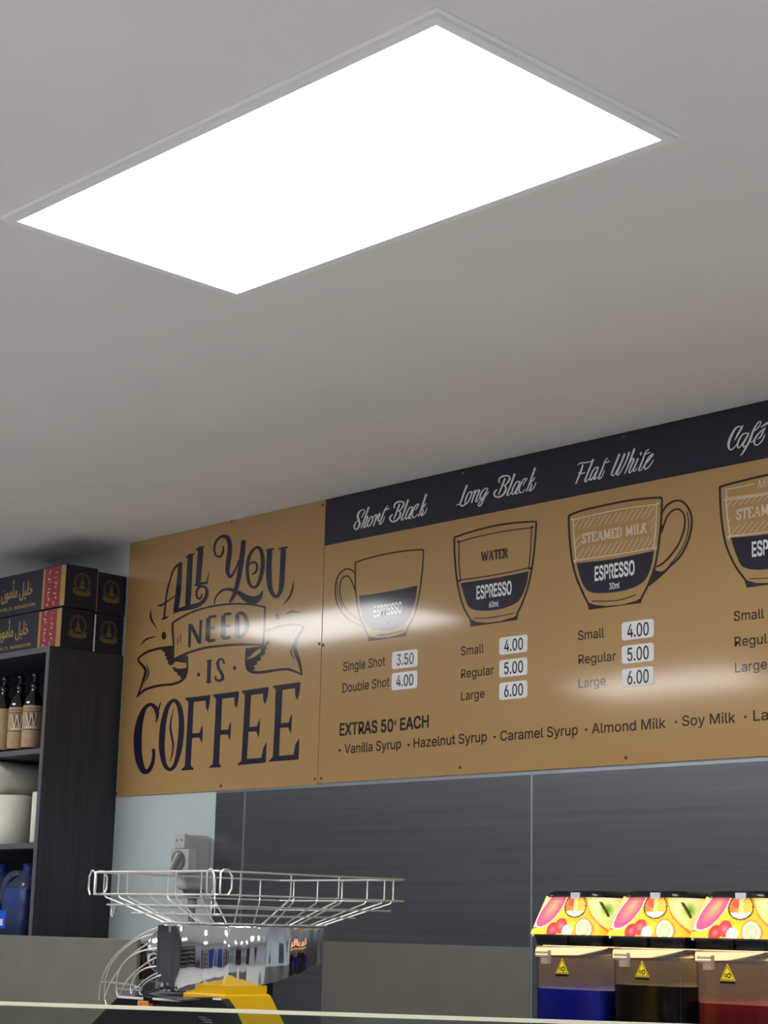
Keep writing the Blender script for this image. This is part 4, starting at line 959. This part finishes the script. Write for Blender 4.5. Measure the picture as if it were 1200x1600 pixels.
# feed flange
fc_ = at(264, 1487, 'y', 2.62)
m_ = MB(); m_.lathe(fc_, [(.020, -.030), (.046, -.026), (.052, -.018), (.050, -.006), (.036, .004), (.030, .045)], 32, 'x'); m_.build('feed_cup', M_chrome, drum)
# side wires of the fruit chute (traced)
rods = [([(740,100),(600,130),(440,215),(300,320),(200,430),(140,540),(110,640),(92,740),(90,800)], 2.38), ([(660,170),(540,195),(430,240),(300,340),(210,450),(160,560),(145,640),(140,760),(155,840)], 2.34),
 ([(670,215),(560,260),(440,340),(330,440),(250,550),(190,650),(150,750),(138,790)], 2.29), ([(700,315),(600,315),(480,340),(370,400),(300,480),(265,570),(250,650),(255,730),(270,770)], 2.25),
 ([(690,375),(580,420),(480,490),(400,560),(330,640),(285,750)], 2.21), ([(750,483),(600,483),(500,510),(430,570),(395,650),(385,700),(395,740)], 2.18),
 ([(700,515),(600,560),(520,610),(460,665)], 2.16), ([(780,545),(680,560),(580,600),(510,650),(480,690)], 2.15)]
m_ = MB(); m_.tube([at(140+x/6, 1430+y/6, 'y', q*1.13) for x, y, q in ((100,632,2.36),(200,632,2.30),(380,652,2.2),(490,690,2.15))], .0022, 7, sub=4)
chute = m_.build('fruit_chute', M_wire, ju, label='curved wire fruit chute')
def cw(pts, r=.0019): m2 = MB(); m2.tube(pts, r, 7, sub=5); m2.build('wire', M_wire, chute)
for pts, y_ in rods: cw([at(140+x/6, 1430+y/6, 'y', y_*1.13) for x, y in pts])
cw([at(140+x/6, 1430+y/6, 'y', q*1.13) for x, y, q in ((255,688,2.24),(380,700,2.19),(480,708,2.15))])
cw([at(140+x/6, 1430+y/6, 'y', 2.45) for x, y in ((382,680),(392,740),(428,680),(440,690))])
cw([at(140+x/6, 1430+y/6, 'y', 2.43) for x, y in ((490,690),(468,712),(475,740),(500,745))])
# yellow housing
XF = -2.95
prof = [at(px, py, 'x', XF) for px, py in ((350, 1554), (420, 1553), (424, 1556), (447, 1604), (452, 1640))]
lowz = .80
P0, P4 = prof[0], prof[-1]
prof = prof+[Vector((XF, P4.y+.02, lowz)), Vector((XF, P0.y-.02, lowz))]
m_ = MB(); m_.prism(prof, (-.135, 0, 0)); hs = m_.build('housing', M_yellow, ju, bevel=.004, label='yellow housing')
nk0 = at(352, 1555, 'x', XF+.0); nk1 = at(419, 1540, 'x', XF)
part(ju, 'neck', (XF-.135, nk0.y+.004, nk0.z-.012), (XF-.0015, nk1.y-.002, EYE-.122), M_yellow, label='yellow neck under the drum')
part(ju, 'rear_post', (XF-.03, nk1.y+.001, .80), (XF-.006, nk1.y+.018, EYE-.092), M_black)
part(ju, 'inner_body', (-3.30, P0.y+.03, .80), (XF-.14, P0.y+.22, P0.z-.012), M_black, bevel=.01)
part(ju, 'foot_plate', (-3.36, 2.33, .78), (-2.90, 2.72, .799), M_black, bevel=.004)
# smoked cover in front
M_smoke = mat('smoked_cover', (26, 27, 31), .1, coat=.5)
YC = nk0.y-.022
cv = [at(px, py, 'y', YC) for px, py in ((176, 1566), (184, 1559), (335, 1558), (346, 1561), (354, 1572), (376, 1620))]
cv += [Vector((cv[-1].x, YC, .82)), Vector((at(138, 1605, 'y', YC).x, YC, .82)), at(138, 1605, 'y', YC)]
m_ = MB(); m_.prism(cv, (0, .02, 0)); cover = m_.build('front_cover', M_smoke, ju, label='smoked black front cover')
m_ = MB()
M_glint = mat('edge_glint', (238, 240, 245), .2)  # bright colour paints the light glints along the cover's edge
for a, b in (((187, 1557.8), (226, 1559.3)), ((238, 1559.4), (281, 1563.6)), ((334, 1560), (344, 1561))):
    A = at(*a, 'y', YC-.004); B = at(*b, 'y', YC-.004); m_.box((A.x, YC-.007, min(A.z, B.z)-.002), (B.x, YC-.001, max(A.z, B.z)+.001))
m_.build('edge_strip', M_glint, cover, label='bright strips painted as light glints on the cover edge')
m_ = MB(); A = at(218, 1563, 'y', YC-.01); B = at(234, 1573, 'y', YC-.01); m_.box((A.x, YC-.016, B.z), (B.x, YC-.001, A.z)); m_.build('latch', M_orange, cover, bevel=.002, label='orange latch')
m_ = MB(); A = at(226, 1557, 'y', YC-.01); B = at(236, 1568, 'y', YC-.01); m_.box((A.x, YC-.014, B.z), (B.x, YC-.001, A.z)); m_.build('hinge', M_black, cover, bevel=.001)
M_tray = mat('tray_plastic', (84, 88, 96), .25)
m_ = MB(); tr = [at(px, py, 'z', EYE-.149) for px, py in ((225, 1551), (246, 1547), (345, 1553), (352, 1558), (280, 1562))]
m_.prism(tr, (0, 0, -.003)); m_.build('clear_lid', M_tray, ju)
m_ = MB(); m_.tube([at(px, py, 'z', EYE-.148) for px, py in ((223, 1553), (246, 1547.5), (290, 1550), (345, 1553.5), (352, 1558))], .0016, 6); m_.build('lid_rim', M_black, ju)
# small printed marks low on the cover
m_ = MB(); m_.fixn = False
for x, y, L_ in ((310, 1588, 12), (314, 1592, 16), (318, 1596, 14)):
    A = at(x, y, 'y', YC-.0006); B = at(x+L_, y+1, 'y', YC-.0006); m_.add([A, B, B-Vector((0, 0, .002)), A-Vector((0, 0, .002))], [(0, 1, 2, 3)])
m_.build('cover_print', mat('grey_print', (120, 124, 130), .5), cover)

# glass guard of the front display
gl = [at(px, py, 'z', EYE-.075) for px, py in ((-60, 1563), (1260, 1606))]
d_ = (gl[1]-gl[0]); n_ = Vector((d_.y, -d_.x, 0)).normalized()
if n_.y > 0: n_ = -n_
gg = thing('glass_guard', 'clear glass guard of the front display case with a bright top edge', 'glass guard', ((gl[0].x+gl[1].x)/2, (gl[0].y+gl[1].y)/2, 0))
M_glass = clear('guard_glass', (234, 240, 238), .02, .015, (200, 210, 210), .03)
A, B = gl
def slab_box(a, b, z0, z1, t, off=0):
    a = a+n_*off; b = b+n_*off
    return MB().add([Vector((p.x, p.y, z))+n_*o for z in (z0, z1) for p, o in ((a, 0), (b, 0), (b, t), (a, t))], [(0,1,2,3),(4,7,6,5),(0,4,5,1),(1,5,6,2),(2,6,7,3),(3,7,4,0)])
slab_box(A, B, .6, EYE-.078, .006).build('pane', M_glass, gg)
slab_box(A, B, EYE-.078, EYE-.0748, .006).build('top_edge', mat('glass_edge_glow', (255, 252, 226), .6), gg, label='glass edge painted cream for the light it catches')  # pale cream puts the glow of the lit edge into its colour
slab_box(A, B, 0, .6, .05, -.03).build('case_base', M_steel2, gg)
